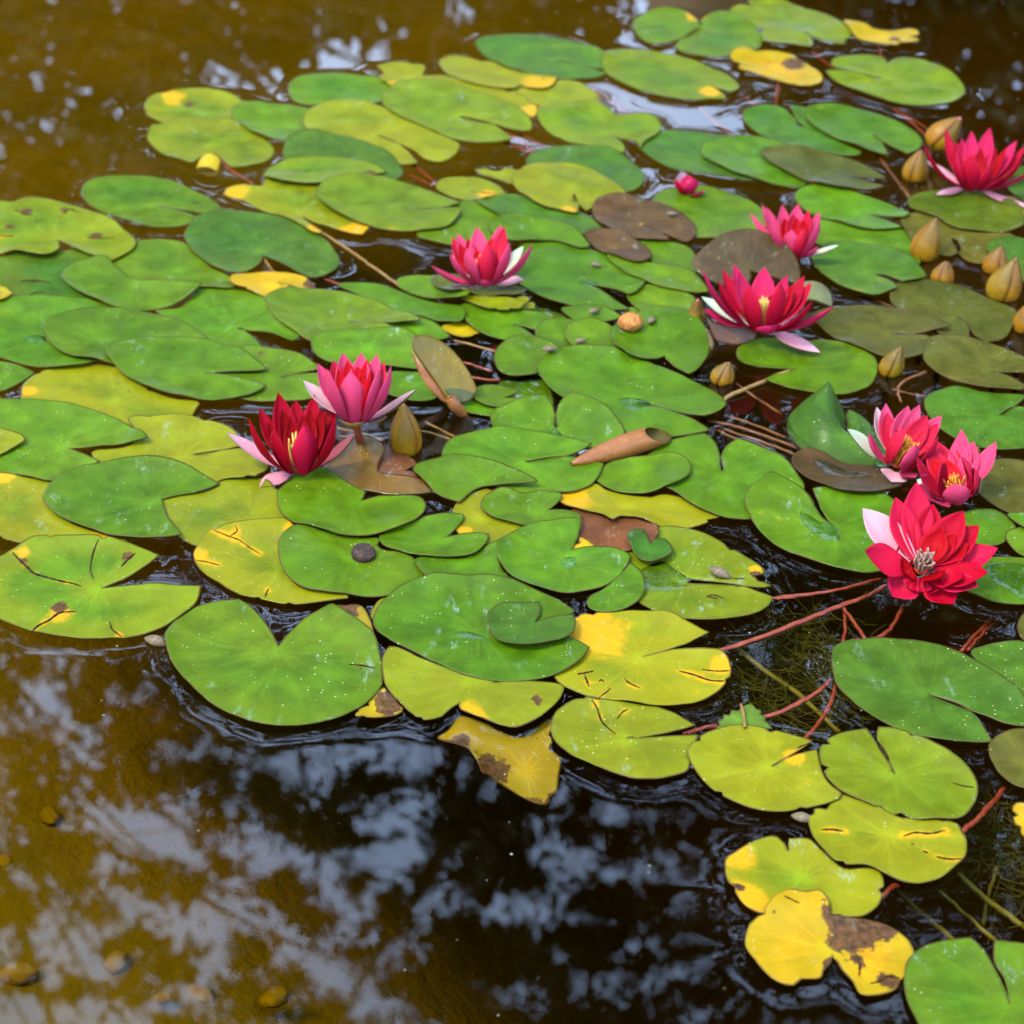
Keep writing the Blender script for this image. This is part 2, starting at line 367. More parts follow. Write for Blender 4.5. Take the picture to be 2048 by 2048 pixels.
# ---------------------------------------------------------------- lily leaves
# crop | colour | layer | petiole point | outline (! = sharp corner, third number = height in mm) | label | age | extra
LEAVES = '''
A|y|0|1140,625|808,600 830,555 870,537 920,535 1000,510 1080,500 1200,510 1320,550 1395,580 1415,595! 1350,640 1310,700 1250,730 1100,730 930,690! 880,670 830,640|yellow-green leaf with an orange-tipped notch, upper of the two lobed ones apart|.55|Y960,540,70 Y1395,590,40 B1050,577,28
A|y|1|1150,805|930,700! 1000,672 1130,672 1250,690 1330,715 1420,760 1490,810 1500,850 1470,890 1430,910! 1300,930 1240,890! 1215,860 1150,845 1095,880 1060,908! 980,870 900,850 840,800 825,770 845,720 870,708|yellow-green lobed leaf with a curled yellow flap on its lower edge|.35|
A|g|1|1610,700|1290,640 1320,605 1400,588 1550,588 1650,600 1740,625 1770,690 1740,750 1690,775 1620,795 1560,795 1470,775 1380,735 1310,690|small plain green leaf beside the two lobed yellow-green ones|.1|
A|g|2|845,1135|460,1060 480,1020 540,990 680,983 850,990 980,1020 1100,1075 1180,1120 1210,1160 1192,1205! 1080,1180 870,1142! 1000,1180 1108,1226! 1000,1260 900,1262 780,1248 640,1205 540,1160 480,1115|oval green leaf floating alone at the edge of the brown open water|.15|
A|m|3|315,1325|-150,1250 -60,1140 0,1118 70,1128 150,1105 260,1112 380,1135 520,1180 620,1230 700,1290 745,1350 725,1400 620,1465! 500,1430 400,1385! 320,1338! 330,1410! 250,1440 100,1430 0,1440 -100,1400|large leaf with brown tears along its upper rim at the water's edge|.45|B150,1180,35 B60,1260,30 B530,1305,35 B360,1165,26
A|d|1|240,1545|-60,1500 60,1430 200,1390 330,1395 420,1385 480,1410 560,1455 600,1550 540,1650 450,1690 300,1680 120,1690 20,1690|dull green leaf with dark scars below the torn leaf|.2|B200,1545,22 B300,1640,26
D|g|4|760,195|1110,230! 1000,210 880,196 772,200! 700,165 640,125 600,88! 550,75 440,97 375,128 350,170 370,215 430,258 520,297 640,328 760,338 900,330 1000,305 1070,268|green leaf with a wide open notch lying over two others|.1|
A|g|2|990,1490|610,1470! 720,1400 745,1350 870,1338 1020,1355 1100,1430 1200,1500 1340,1578! 1265,1605 1150,1600 1000,1590 880,1575 770,1580 690,1530|pale green leaf seen through the wide notch of its neighbour|.15|
A|d|4|1445,1395|1025,1330 1040,1280 1100,1225 1200,1185 1330,1175 1500,1190 1640,1235 1760,1310 1840,1390 1870,1450 1830,1500 1740,1535 1640,1510! 1550,1470 1450,1412! 1420,1490 1350,1530! 1250,1515 1150,1475 1070,1410|glossy dark green leaf with a stalk showing in its notch|.05|
A|Y|2|1500,1580|1290,1560! 1400,1520 1480,1510 1580,1515 1680,1540 1740,1595! 1700,1605 1620,1590 1560,1570 1610,1610 1560,1640 1460,1645 1350,1620 1280,1600|shrivelled yellow leaf with a brown tip under the glossy dark one|1|B1715,1580,40
B|g|0|300,500|-50,490 -20,445 80,420 210,413 330,430 430,440 520,490 500,540 400,580 280,590 150,575 60,583 -10,570 -45,530|green leaf at the back edge of the mass, beside a tattered yellow one|.15|
B|y|1|600,430|430,375! 520,360 600,365 680,380 665,420! 720,430 800,430 850,455 780,470 690,485 640,470! 540,492 450,450 470,410|tattered yellow-green leaf scrap on the far edge of the mass|.6|Y540,480,40
B|y|2|1120,400|770,350 800,325 860,318 930,335 1000,350 1060,345 1150,385 1300,425 1415,450! 1380,490 1310,505 1200,480! 1190,510 1080,490 950,470 840,440 790,390|yellow-green leaf with a golden margin below the big back leaf|.55|Y1330,470,90
B|m|3|880,640|455,560 480,520 530,495 620,485 760,492 900,510 1050,545 1180,605 1260,670 1275,700 1265,725! 1180,720 1060,690 885,648! 990,670 1070,700 1130,740 1170,770! 1100,788 990,795 880,780 780,755 680,715 560,660 480,610|big round green leaf with a notch toward the stalks, in the far mass|.15|
B|y|1.5|900,560|640,485 800,460 960,468 1100,500 1220,550 1290,605 1295,640 1270,658 1150,660 1000,620 800,570|yellow-rimmed leaf showing only as a crescent behind the big round green one|.6|Y1290,630,60
B|y|1|1400,540|1190,490 1300,505 1400,460 1490,455 1560,475 1610,510 1650,550! 1610,545! 1665,585 1660,595! 1540,575 1480,580! 1490,615! 1420,600 1350,610 1300,640! 1330,590 1280,570 1200,530|ragged star-shaped yellow-green leaf at the bright water gap|.55|Y1300,610,50
B|m|2|1690,740|1310,650 1330,620 1400,595 1480,585 1600,585 1700,615 1740,648! 1830,640 1930,650 1985,690 1980,740 1900,800 1880,840! 1850,800 1705,745! 1780,800 1790,850! 1700,840 1600,810 1500,795 1400,750 1340,700|green leaf with slits on its rim beside the bright water gap|.35|
B|d|3|1400,330|975,245 1000,220 1080,200 1200,195 1350,205 1500,235 1620,275 1700,325 1720,365 1690,382! 1590,372 1420,334! 1550,370 1690,407! 1640,430 1540,440 1420,440 1280,415 1130,370 1020,315|big dark green leaf farthest out against the brown water|.05|
C|m|4|250,320|10,310! 20,265 60,240 120,235 200,240 330,260 450,295 560,340 620,380 630,410 600,430! 500,400! 560,440 572,455! 500,455 440,462! 350,450 230,430 120,390 40,345|green leaf speckled white with a yellow bite, next to the yellow leaf with a hole|.25|Y500,430,40
B|y|2|430,745|20,700 35,650 90,600 200,572 330,577 470,610 560,660 680,715 780,758 865,795 868,835 820,880 770,897! 700,885 620,830 430,745! 540,800 610,860 645,905! 560,912 440,880 300,840 160,800 60,760|yellow-green leaf with a forked edge above the dark gap|.4|
B|d|4|200,880|-85,850 -60,800 30,770 130,763 250,775 380,810 480,865 550,930 562,965 530,1000 440,1025 350,1030 200,1010 50,960 -60,910|dark green leaf half covered by a lighter one with a torn tip|.05|
B|m|5|60,980|-195,995 -160,935 -60,893 50,882 170,886 300,900 400,925 475,970! 340,1000 200,1025 100,1040 0,1040 -100,1030 -180,1010|light green leaf with a torn brown tip lying on a dark one|.25|B380,985,36
A|y|4|1640,1185|1240,1080! 1265,1045 1340,1037 1445,1047 1470,1005! 1600,990 1800,1010 2000,1060 2100,1200 2030,1270! 1998,1305! 1900,1290 1760,1240 1665,1197! 1700,1250 1780,1318! 1740,1310 1640,1240 1560,1190 1470,1170 1400,1140! 1340,1110|half-eaten yellow-green leaf with jagged yellow ends and a long tan stalk|.55|Y1300,1070,70 Y1990,1290,80 Y1740,1290,50 B1330,1130,36
B|m|6|520,1145|95,1100 120,1050 200,1015 300,1000 420,1000 560,1020 700,1060 820,1110 880,1145! 780,1162 560,1148! 680,1168 800,1172 880,1175 870,1215 830,1250 760,1275 640,1287 500,1283 380,1265 260,1225 160,1165|shiny green leaf with a sideways notch behind the lone mid flower|.08|
B|g|1|900,1230|660,1295 800,1180 900,1130 1000,1140 1080,1175 1110,1210 1060,1260 1040,1330 950,1350 830,1350 720,1325|wet green leaf mostly hidden right behind the mid flower|.1|
B|d|2|1250,1180|985,1135 1060,1100 1160,1083 1260,1095 1400,1130 1530,1175 1600,1210 1665,1265 1640,1285 1520,1300 1400,1280 1250,1260 1100,1200|dark green leaf running under the bronze one|.05|
B|y|4|1490,1060|1175,1010 1200,970 1270,935 1380,925 1500,930 1620,965 1730,1030 1800,1090 1760,1105 1650,1130 1585,1172! 1545,1140 1512,1085! 1532,1150 1530,1195! 1450,1180 1340,1150 1250,1100 1200,1055|light green leaf with a reddish lower rim and a narrow notch|.2|Y1480,1188,40
B|g|3|1300,1290|1050,1270 1080,1235 1180,1212 1300,1220 1420,1245 1520,1295 1580,1350 1590,1375 1540,1380 1450,1355 1380,1340 1280,1350 1180,1345 1080,1310|dark-rimmed green leaf just behind the mid flower's tips|.05|
B|d|2|1550,920|1255,900 1290,855 1380,820 1500,810 1620,820 1740,850 1830,900 1890,960 1890,1010 1850,1050 1800,1065 1700,1060 1500,1040 1300,960|green leaf with white lime patches curving along the rippled gap|.05|
B|y|3|930,1055|755,1030 800,995 880,985 980,990 1070,1020 1130,1075 1100,1088! 1000,1062 935,1055! 1080,1092! 1030,1110 960,1120 870,1105 790,1065|small yellow-green leaf at the end of two red stalks|.35|Y1030,1090,50
B|y|2|1100,965|975,945 1010,935 1080,950 1140,935 1230,965 1260,985 1200,1000 1170,1020! 1080,990 1000,965|ragged light green scrap between the small yellow leaf and lime-patched leaf|.4|
C|p|5|195,1025|-30,950 0,920 60,907 130,908 220,925 330,965 405,1015 432,1062 420,1095 393,1112! 310,1080 198,1030! 270,1070 312,1110! 200,1108 90,1075 20,1040 -20,1000|purple-bronze leaf with a yellow eye, larger of the two bronze ones together|.0|Y195,1024,10
C|p|6|60,1130|-65,1075 0,1060 80,1070 160,1105 215,1150 228,1185 200,1210 150,1215 60,1185 -10,1140 -50,1100|smaller bronze leaf with a wet edge overlapping the larger bronze one|0|
E|g|2|1560,172|1180,120 1180,40 1230,-20 1320,-40 1450,-30 1600,0 1720,40 1830,120 1900,190 1860,250 1815,268! 1720,225 1570,180! 1680,245 1770,315 1815,347! 1700,348 1560,330 1400,290 1280,235 1210,185|broad bright green leaf beside the mid flower, a small husk on it|.05|
C|g|2.5|320,1160|190,1108 300,1105 390,1125 430,1170 445,1240 350,1245 280,1225 220,1170|green leaf edge squeezed between bronze leaves and the standing dark one|.05|
C|g|3|280,1255|40,1175 130,1190 250,1215 380,1240 450,1270 490,1330! 400,1337 280,1320 150,1275 70,1220|long green leaf edge pointing at the big red flower's tip|.05|
E|g|3|740,200|535,190 560,160 640,145 740,150 850,170 900,240 930,310 880,322 780,300 660,265 570,225|green leaf touching the end of the long tan stalk|.05|
E|o|4|980,215|725,200 760,170 850,160 1000,180 1150,200 1240,240 1200,265 1120,285 1020,292 900,280 790,245|dark wet olive leaf directly beneath the mid flower|.05|wet
E|y|2|1080,320|880,285 1000,290 1150,290 1262,320! 1200,350 1100,358 1000,345 930,318|olive-yellow leaf with a red tip in front of the mid flower|.5|
E|y|1|1210,300|1140,300 1230,265 1280,300 1278,325 1200,315|small olive-yellow leaf end behind the red-tipped one|.4|
E|g|2|520,270|220,205 300,195 440,200 560,240 700,290 840,320 895,350 905,400 880,430 800,420 680,390 560,350 380,270|green leaf with a wet white lower rim|.05|
E|m|4|245,392|-180,310 -160,265 -90,238 40,228 200,235 340,265 480,320 590,370 662,425! 500,428 380,404 260,396! 400,415 520,455 612,492! 450,530 300,540 150,530 60,515 -40,475 -130,410|broad green leaf with a silvery sheen and a long sideways notch|.08|
E|g|1.5|640,440|460,435 580,400 650,390 760,430 815,477! 750,490 600,490 500,455|green leaf end behind the upright folded leaf's top|.05|
E|g|5|380,560|70,560 100,510 200,480 400,473 560,480 660,520 700,600 680,660 600,670 450,655 250,650 120,620|smooth green leaf right behind the taller pink flower|.05|
E|g|4|600,740|470,690 600,680 700,700 760,790 740,830 640,835 540,815 470,780|green leaf between the pink flower and the folded upright leaf|.05|
E|g|1|1160,400|895,330 1000,320 1250,345 1360,370 1385,410 1300,442! 1250,422 1170,408! 1230,450 1285,490! 1180,505 1060,480 960,440 905,380|green leaf with a dark notch in front of the olive-yellow tips|.05|
E|Y|0|900,440|800,430 900,405 985,460! 900,478 830,455|golden dead leaf end by the purple petal tip|1|
E|g|0|1390,350|1260,330 1300,285 1400,305 1490,350 1500,405 1400,420 1330,380|green leaf sunk just under the rippling water|.05|wet sub6
E|g|2|1600,365|1450,340 1500,328 1600,330 1700,350 1765,385 1700,402 1600,410 1520,395|small green leaf with a dead insect on it|.05|
E|g|2|1430,480|1305,480 1320,440 1380,410 1480,400 1550,420 1590,500 1500,565 1420,555 1350,520|round green leaf, smaller neighbour of the one with a pale husk|.05|
E|g|3|1600,490|1465,490 1490,440 1560,410 1640,408 1730,450 1775,540 1720,600 1600,590 1520,560 1480,520|round green leaf with bronze rim behind the broad central one|.05|
E|g|2|1240,600|1080,590 1100,545 1180,505 1290,497 1400,550 1430,590 1340,640 1310,680 1200,697 1120,682 1085,640|round green leaf at the dark gap beside the folded leaf|.05|
E|g|0|1250,740|1110,700 1200,680 1320,650 1380,760 1370,830 1280,800 1180,770|green leaf drowned under clear ripples|.05|wet sub5
E|g|4|1840,825|1315,680 1340,630 1420,585 1540,568 1680,580 1800,600 1932,638 2060,680 2180,740 2290,800 2340,850 2330,895 2260,930 2160,922 2020,880 1860,840! 2020,890 2160,950 2253,1004! 2100,1030 1950,1040 1780,1010 1640,940 1500,850 1380,770|largest bright green leaf in the middle with a water drop at its centre|.05|
E|g|3|1105,828|945,820 980,775 1060,755 1150,770 1200,790! 1150,810 1105,830! 1180,830 1267,840! 1230,870 1140,883 1040,875 970,850|small round leaf with an open notch near the folded leaf's base|.1|
E|g|1|1000,880|895,860 940,825 1020,850 1110,885 1085,915 1000,905 930,890|small green leaf beneath the little notched round one|.05|
E|g|5|1415,1005|1060,950 1085,905 1170,870 1290,828 1350,825! 1390,880 1412,990! 1420,910 1450,860 1500,827! 1600,870 1710,945 1785,1030 1740,1060 1600,1105 1450,1110 1250,1075 1100,1020|heart-shaped green leaf whose lobes point up, behind the long oval one|.05|
E|g|6|1240,1185|795,1130 820,1080 880,1040 1000,1010 1120,1007 1250,1020 1400,1050 1530,1085 1605,1105! 1540,1140 1430,1168 1240,1183! 1430,1172 1560,1175 1670,1212! 1640,1270 1580,1320 1480,1350 1350,1352 1200,1340 1050,1300 900,1240 800,1175|long oval green leaf under the rolled brown leaf's tip|.06|
E|g|7|1010,1300|630,1240 660,1205 760,1187 900,1185 1030,1200 1150,1240 1250,1290 1302,1322! 1180,1320 1060,1322 960,1340 880,1407! 780,1365 700,1310 650,1270|pointed green leaf lying over the long oval one|.05|
E|g|3|1900,1230|1640,1265 1680,1215 1780,1180 1900,1165 2050,1150 2130,1190 2150,1240 2120,1290 2030,1350 1900,1372 1760,1350 1680,1310|green leaf in shade directly below the rolled brown leaf|.05|
F|g|2|370,1165|-60,1120 0,1060 60,1010 180,975 280,960! 340,1030 373,1150! 372,1080 400,1030 455,985! 560,1030 680,1100 750,1170 790,1250 700,1330 560,1390 400,1395 250,1350 100,1270 0,1200|big heart-shaped green leaf with a slit notch beside the bronze wet leaf|.06|
E|y|1|1800,1420|1435,1370 1500,1330 1620,1300 1700,1340 1900,1375 2000,1370 2150,1400 2250,1420 2312,1470! 2180,1530 2050,1550 1930,1530 1850,1500! 1760,1490 1720,1517! 1680,1480 1550,1440 1470,1410|yellow leaf with a bitten lower edge over a bronze one|.85|Y1520,1380,110
F|y|0|170,1700|60,1460 200,1470 330,1510 460,1580 550,1640 577,1680! 512,1690! 545,1730! 612,1742! 480,1742 330,1722 180,1712! 330,1730 480,1760 622,1800! 580,1850 500,1890 350,1925 200,1920 50,1880 -80,1800 -140,1700 -100,1560 -30,1490|light green leaf with a chewed orange edge and a wet centre|.3|Y545,1660,26 B545,1690,22
F|g|3|950,1440|495,1315 520,1260 580,1215 628,1183! 720,1230 800,1290 880,1390 950,1440! 890,1350 845,1245! 1000,1230 1180,1260 1300,1350 1330,1480 1280,1620 1150,1672 980,1650 820,1600 680,1545 570,1460 510,1380|large smooth green leaf touching the open dark red flower|.04|
F|p|4|1050,1180|735,1110 760,1060 810,1035 900,1060 1000,1110 1180,1130 1280,1180 1300,1220 1250,1255 1120,1282 980,1270 860,1220 770,1160|bronze leaf holding a film of water below the paired flowers|0|
F|d|5|1000,1000|715,890 730,840,6 790,770,22 860,710,40 925,655,62! 960,720,40 1000,820,18 1018,940,4! 1015,850,10 1032,808,18! 1100,850,8 1180,930 1240,1040 1200,1110 1140,1130 1000,1110 850,1040 750,960|dark green leaf with one lobe standing up to a sharp point|0|
F|g|3|770,610|450,550 470,510 540,475 640,463 760,480 900,470 1030,500 1130,545 1170,590 1165,650 1120,710 1000,745 860,740 720,720 600,680! 680,640 770,613! 650,615 520,610 470,590|bright green leaf with a tan stalk leaving its notch, below the big red flower|.06|
F|g|4|65,545|-200,470 -185,420 -120,380 -40,350 60,325 180,337 260,390 300,460 295,540 250,610 200,640! 130,600 75,548! 30,575 -40,590 -120,580 -180,530|round vivid green leaf beside the brown seed pod|.02|
F|b|3|1245,435|845,370 880,330 970,300 1090,292 1220,305 1350,340 1450,380 1550,430! 1450,440 1255,434! 1370,447 1480,475 1450,530 1380,560 1260,570 1120,540 1000,490 900,420|olive-bronze leaf pointing its notch at another bronze leaf|0|
F|b|2|1580,345|1245,230 1280,190 1380,165 1500,175 1630,200 1750,260 1850,300 1890,330 1870,400 1820,460 1740,475! 1680,440 1640,380 1585,348! 1640,400 1640,465! 1520,460 1440,400 1330,340 1260,290|rounded bronze leaf with a reddish notch below the cluster of buds|0|
F|b|4|1765,628|1415,560 1450,500 1530,475 1650,470 1780,500 1932,560 2010,605 2010,640! 1850,632 1768,628! 1850,660 1932,720 1905,757! 1780,750 1620,710 1500,650 1430,600|speckled bronze leaf running out of the picture's edge|0|
F|d|3|1800,862|1420,800 1450,750 1540,715 1600,710 1720,740 1850,755 1935,770! 1880,810 1803,858! 1880,820 1950,830 2020,900 1980,1000 1880,1032 1720,1025 1580,980 1470,900|grey-green leaf with a slit notch behind the paired flowers|.03|
F|b|3|1920,1240|1640,1150 1700,1110 1780,1095 1932,1110 2050,1180 2050,1350 1932,1400 1850,1370 1750,1320 1680,1250|bronze leaf with a pink eye beside the paired flowers|0|
F|g|2|1700,1440|1500,1460 1560,1400 1640,1370 1760,1365 1840,1395 1880,1440 1850,1490 1770,1530 1600,1540|green leaf tucked behind the open red flower's petals|.04|
F|g|3|1980,1420|1850,1398 1932,1390 2100,1420 2100,1500 1932,1452|thin green leaf end at the picture's edge below the bronze leaf|.04|
F|g|2|2000,1510|1840,1500 1900,1455 2000,1440 2150,1520 2100,1590 1932,1585|green leaf end at the picture's edge above the wet bright one|.04|
F|g|2|1800,1700|1610,1750 1650,1650 1750,1600 1932,1600 2080,1640 2150,1720 2050,1810 1932,1838 1800,1830 1680,1790|bright wet green leaf holding rippled water beside the open red flower|.02|
C|g|1|475,130|160,120 185,85 260,60 360,57 420,85 458,128! 480,90 540,68 620,88 690,128 726,185 715,222 660,250 560,262 450,255 380,242 348,218! 390,175 455,138! 350,185 270,205 205,188 165,150|three-lobed green leaf at the top of the pond, dusty white|.15|Y440,80,36
C|m|0|860,100|600,60 640,40 700,52! 680,20! 760,15 820,12 900,35 980,60 1060,90 1120,135 1140,165 1100,200 1120,210! 1020,190 930,160! 960,200 955,217! 880,210 800,205 740,190 725,165 760,135! 690,125 640,110|slashed green leaf highest up in the picture|.25|
C|Y|0|1290,165|1120,115 1200,120 1240,140 1330,150! 1420,140 1445,160 1400,175! 1447,195 1380,202 1350,180! 1357,212! 1270,200 1190,185 1150,155|torn yellow leaf at the far tip of the slashed green one|.9|B1340,180,22
C|Y|1|800,305|605,265 650,245 700,255 760,248 860,255 900,275 960,310 1000,350 1000,375 950,397! 880,385 800,365 720,345 640,325 660,310! 610,290|yellow leaf with a dark hole on the bright reflecting water|1|B880,292,46
C|m|1|1300,360|1060,300 1110,265 1200,257 1280,268 1310,300! 1360,272 1450,278 1540,315 1610,365 1652,415 1640,452 1590,482 1500,486 1370,470 1250,438 1130,395 1065,360 1035,338! 1150,342 1290,362! 1180,338 1080,322!|green leaf floating apart on dark water with its notch to the side|.15|
C|d|1|930,600|660,545 680,515 745,497 830,515 925,585! 870,492! 940,510 1000,600 1100,660 1180,695 1140,710 1000,690 840,655 740,620 690,585|dark green leaf with a split at the foot of a pink stalk|.03|
C|g|2|1220,610|935,540 950,505 1020,487 1120,490 1230,515 1350,565 1440,620 1465,660 1440,690 1400,705! 1300,650 1240,613! 1280,650 1310,715! 1200,695 1080,650 980,590|green leaf next to the yellowish bud tilted over the water|.03|
C|d|1|480,710|170,655 200,625 280,605 400,605 520,620 640,640 760,680 800,760 720,820 600,820 480,800 340,770 230,715|long green leaf bordering the pale rippled gap|.03|
C|g|2|690,740|460,710 480,670 560,645 680,637 800,650 900,700 950,800 920,855 820,850 700,830 600,800 500,745|green leaf with a little curl of water near its rim|.03|
C|b|3|1060,790|735,720 760,700 850,688 980,695 1100,720 1220,770 1300,820! 1200,812 1065,790! 1200,830 1292,857! 1200,880 1080,880 950,850 840,800 770,760|olive leaf with a purplish rim and a long notch|.05|
C|g|2|1185,970|890,900 920,870 1000,857 1100,870 1220,905 1330,945 1400,990 1380,1010! 1290,990 1185,970! 1290,1010 1372,1052! 1280,1060 1170,1050 1040,1010 940,960|green leaf with a long notch behind the two rear pink flowers|.03|
C|g|1|1200,1100|960,1020 1100,1030 1250,1060 1380,1060 1412,1120 1450,1200 1380,1190 1250,1150 1100,1120 1000,1120|pale green leaf strip between the two dark-rimmed leaves by the bud|.05|
C|g|2|530,1000|250,920 290,880 400,868 530,880 650,908 740,960 760,1040 640,1080 500,1090 400,1070 300,1000|fresh green leaf with a slit, behind the standing dark leaf|.1|
C|d|3|1235,1245|970,1180 1000,1145 1080,1120 1200,1125 1330,1165 1430,1210 1480,1260 1450,1290 1375,1305! 1300,1255 1235,1248! 1320,1290 1345,1337! 1250,1350 1130,1320 1030,1260 980,1215|green leaf with dark purple rim between the big red flower and buds|.02|
C|o|2|1680,975|1405,930 1430,895 1500,878 1650,885 1800,895 1900,940 1925,990 1920,1035 1850,1060 1740,1065 1620,1050 1540,1010 1450,980|olive green leaf under the flower in the far corner|.1|
C|b|1|1615,1090|1380,1030 1400,990 1480,985 1600,1030 1740,1070 1860,1075 1870,1100 1800,1150 1740,1200! 1680,1190 1640,1150 1615,1093! 1632,1140 1590,1170! 1500,1150 1420,1100|grey-olive leaf behind the tall bud|.03|
C|d|1|1920,1190|1770,1145 1800,1115 1870,1100 1960,1110 2050,1150 2060,1250 1950,1290 1880,1250 1800,1190|dark green leaf end behind the pair of buds at the edge|.03|
C|d|1|1960,850|1850,810 1950,770 2050,790 2060,900 1960,940 1890,890|dark green leaf end beside the far corner flower|.03|
C|Y|0|1930,950|1850,905 1930,910 2040,940 2040,985 1930,975|yellow leaf end below the far corner flower's pale petal|.9|
C|g|1|300,1390|135,1355 150,1325 230,1310 340,1325 430,1370 455,1430 400,1465 300,1475 220,1450 160,1400|vivid green leaf behind the round one with the seed pod|.03|
E|g|0|1890,420|1800,350 1850,330 1932,370 1990,420 1940,460 1850,440|light green leaf scrap behind the seed pod|.03|
D|g|2|230,480|-160,420 -60,320 50,285 200,278 400,285 560,310 680,350 700,430 640,560 520,640 400,660 270,667 150,640 0,595 -110,540|broad bright leaf at the picture's edge with a dewy centre|.05|
D|g|3|560,520|245,440 260,410 330,375 450,352 600,350 780,365 920,390 1040,440 1120,490 1150,525 1100,590 950,650 700,655 500,645 390,620 300,550 255,480|deep green leaf lying on the broad dewy one|.04|
D|g|4|1130,690|602,620 620,580 700,535 820,508 960,508 1100,520 1250,560 1380,610 1472,675! 1400,685 1130,688! 1300,722 1400,750 1467,770! 1380,815 1250,838 1100,840 940,825 800,775 680,700|deep green leaf with two pointed lobes above the yellow-green one|.05|
D|g|1|1300,425|870,345! 1000,330 1060,280 1110,225 1250,225 1390,250 1480,295 1500,370 1560,440 1640,500 1615,517! 1500,470 1310,430! 1370,480 1440,560! 1300,560 1180,530 1050,450 950,390|fresh green leaf with a dark triangular notch behind the dark red flower|.06|
D|g|2|1500,705|1200,620 1330,570 1430,558 1560,565 1680,600 1768,662! 1650,680 1535,705! 1680,690 1790,700 1800,780 1700,830 1500,840 1350,825 1220,760|green leaf behind the dark red flower with a slit toward the pink one|.08|B1440,590,20
D|y|1|620,830|138,800 150,750 220,690 330,650 440,635 600,640 700,700 820,780 950,830 1078,848 1075,875 1050,920 1040,945! 900,1000 720,990 520,920 330,870 150,850|bright yellow-green leaf below the two-lobed deep green one|.7|Y160,790,40
D|g|3|340,1090|-260,1000 -150,880 0,855 160,855 330,870 500,905 640,960 750,1030 817,1080! 700,1100 550,1105 370,1100! 450,1140 547,1190! 440,1230 350,1270 280,1295 150,1270 0,1235 -150,1150|wide green leaf at the picture's edge with a dark wedge notch|.05|
D|y|4|-80,1085|-250,1060 -120,1015 0,1020 157,1070! 60,1120 0,1150 -120,1180|yellow-green pointed leaf end at the picture's edge on the wide green one|.5|
D|y|2|1010,1145|720,970 820,948 1000,942 1150,960 1280,1000 1332,1087! 1200,1115 1060,1135! 1200,1120 1350,1110 1470,1120 1485,1190 1470,1250 1410,1290! 1250,1275 1160,1290 1000,1260 800,1220 560,1195 520,1140 535,1115 700,1105 760,1040|yellow-green leaf with a wet eye beside the dark red flower|.5|
D|g|4|850,1400|250,1390 270,1340 330,1280 430,1230 560,1200 720,1185 900,1195 1040,1230 1150,1285 1207,1310! 1100,1355 990,1375 888,1393! 900,1440 920,1500 1002,1615! 900,1622 750,1612 600,1590 450,1540 330,1490 270,1430|large pointed green leaf resting on three yellow-green ones|.05|
D|y|1|50,1420|-220,1400 -100,1260 0,1255 150,1275 280,1300 330,1450 400,1520 550,1575 692,1610! 500,1607! 350,1600 150,1632! 50,1620 0,1590 -150,1550|yellow-green leaf at the picture's edge under the large pointed one|.75|Y600,1600,90 Y30,1250,50
D|y|1|1400,1500|905,1430 920,1385 1100,1355 1210,1300 1300,1275 1430,1285 1540,1370 1570,1450 1620,1530 1500,1560 1300,1560 1150,1600 1100,1645! 1000,1590 930,1510|yellow-green leaf between the large pointed one and the snail's neighbours|.5|
G|y|2|1540,350|1072,320 1100,270 1150,205 1280,155 1420,132 1580,126 1645,185 1800,300 1900,450 1920,560! 1750,578 1600,587 1470,563 1330,528 1200,455 1105,385|yellow-green leaf with red cracks under the snail leaf|.75|Y1100,320,40 Y1610,170,40
E|g|6|310,1400|-118,1400 -80,1320 10,1250 130,1230 230,1290 352,1345! 328,1392! 440,1362! 560,1365 655,1378 690,1430 668,1490 600,1540 480,1585 320,1605 150,1600 0,1560 -85,1490|round green leaf with a small reddish notch above the snail|.03|
E|g|3|280,1725|-110,1700 -90,1620 0,1570 150,1590 300,1595 430,1600 422,1640 470,1670 600,1700 702,1840! 620,1890 480,1920 300,1927 150,1920 0,1880 -80,1800|bright green leaf carrying the brown snail|.08|
E|g|5|775,1610|445,1600 500,1560 600,1530 700,1490 800,1475 895,1480 902,1495! 860,1550 790,1600! 900,1590 1036,1595! 1020,1650 960,1700 850,1720 700,1720 560,1690 470,1650|green leaf with a toothed gap next to the snail|.04|
E|g|4|900,1740|640,1740 720,1710 860,1715 960,1690 1060,1650 1102,1643! 1100,1760 1155,1830 1120,1855 950,1845 760,1860 690,1825 650,1770|green leaf with a bright eye below the toothed one|.04|
E|y|1|1000,1480|855,1450 890,1390 960,1345 1060,1328 1130,1345 1150,1420 1200,1500 1227,1550 1150,1610 1090,1647! 1030,1630 1000,1590 920,1590 870,1540 900,1495! 860,1470|yellow crescent leaf between darker green ones|.55|Y900,1560,50
E|g|2|1310,1450|1005,1440 1030,1390 1120,1350 1220,1365 1340,1350 1440,1380 1360,1447! 1480,1460 1545,1500 1400,1540 1240,1540 1120,1510 1035,1480|dark green leaf with a scalloped notch over the yellow crescent|.03|
E|r|0|1715,1560|1475,1490 1500,1450 1550,1432 1620,1460 1700,1500 1800,1495 1900,1520 1962,1590 1900,1660 1830,1675 1680,1685 1560,1640 1500,1570|reddish bronze leaf under the bitten yellow one|0|
E|g|6|1475,1725|1095,1690 1110,1640 1180,1580 1290,1545 1420,1525 1546,1522! 1530,1600 1490,1690! 1600,1675 1700,1680 1800,1710 1812,1740 1770,1810 1680,1860 1550,1890 1420,1895 1280,1870 1170,1830 1110,1760|smooth green leaf with a drop of water at its notch|.02|
E|Y|2|1560,1660|1490,1700 1535,1610 1620,1660 1600,1700|yellow leaf corner showing in the notch beside the water drop|.9|
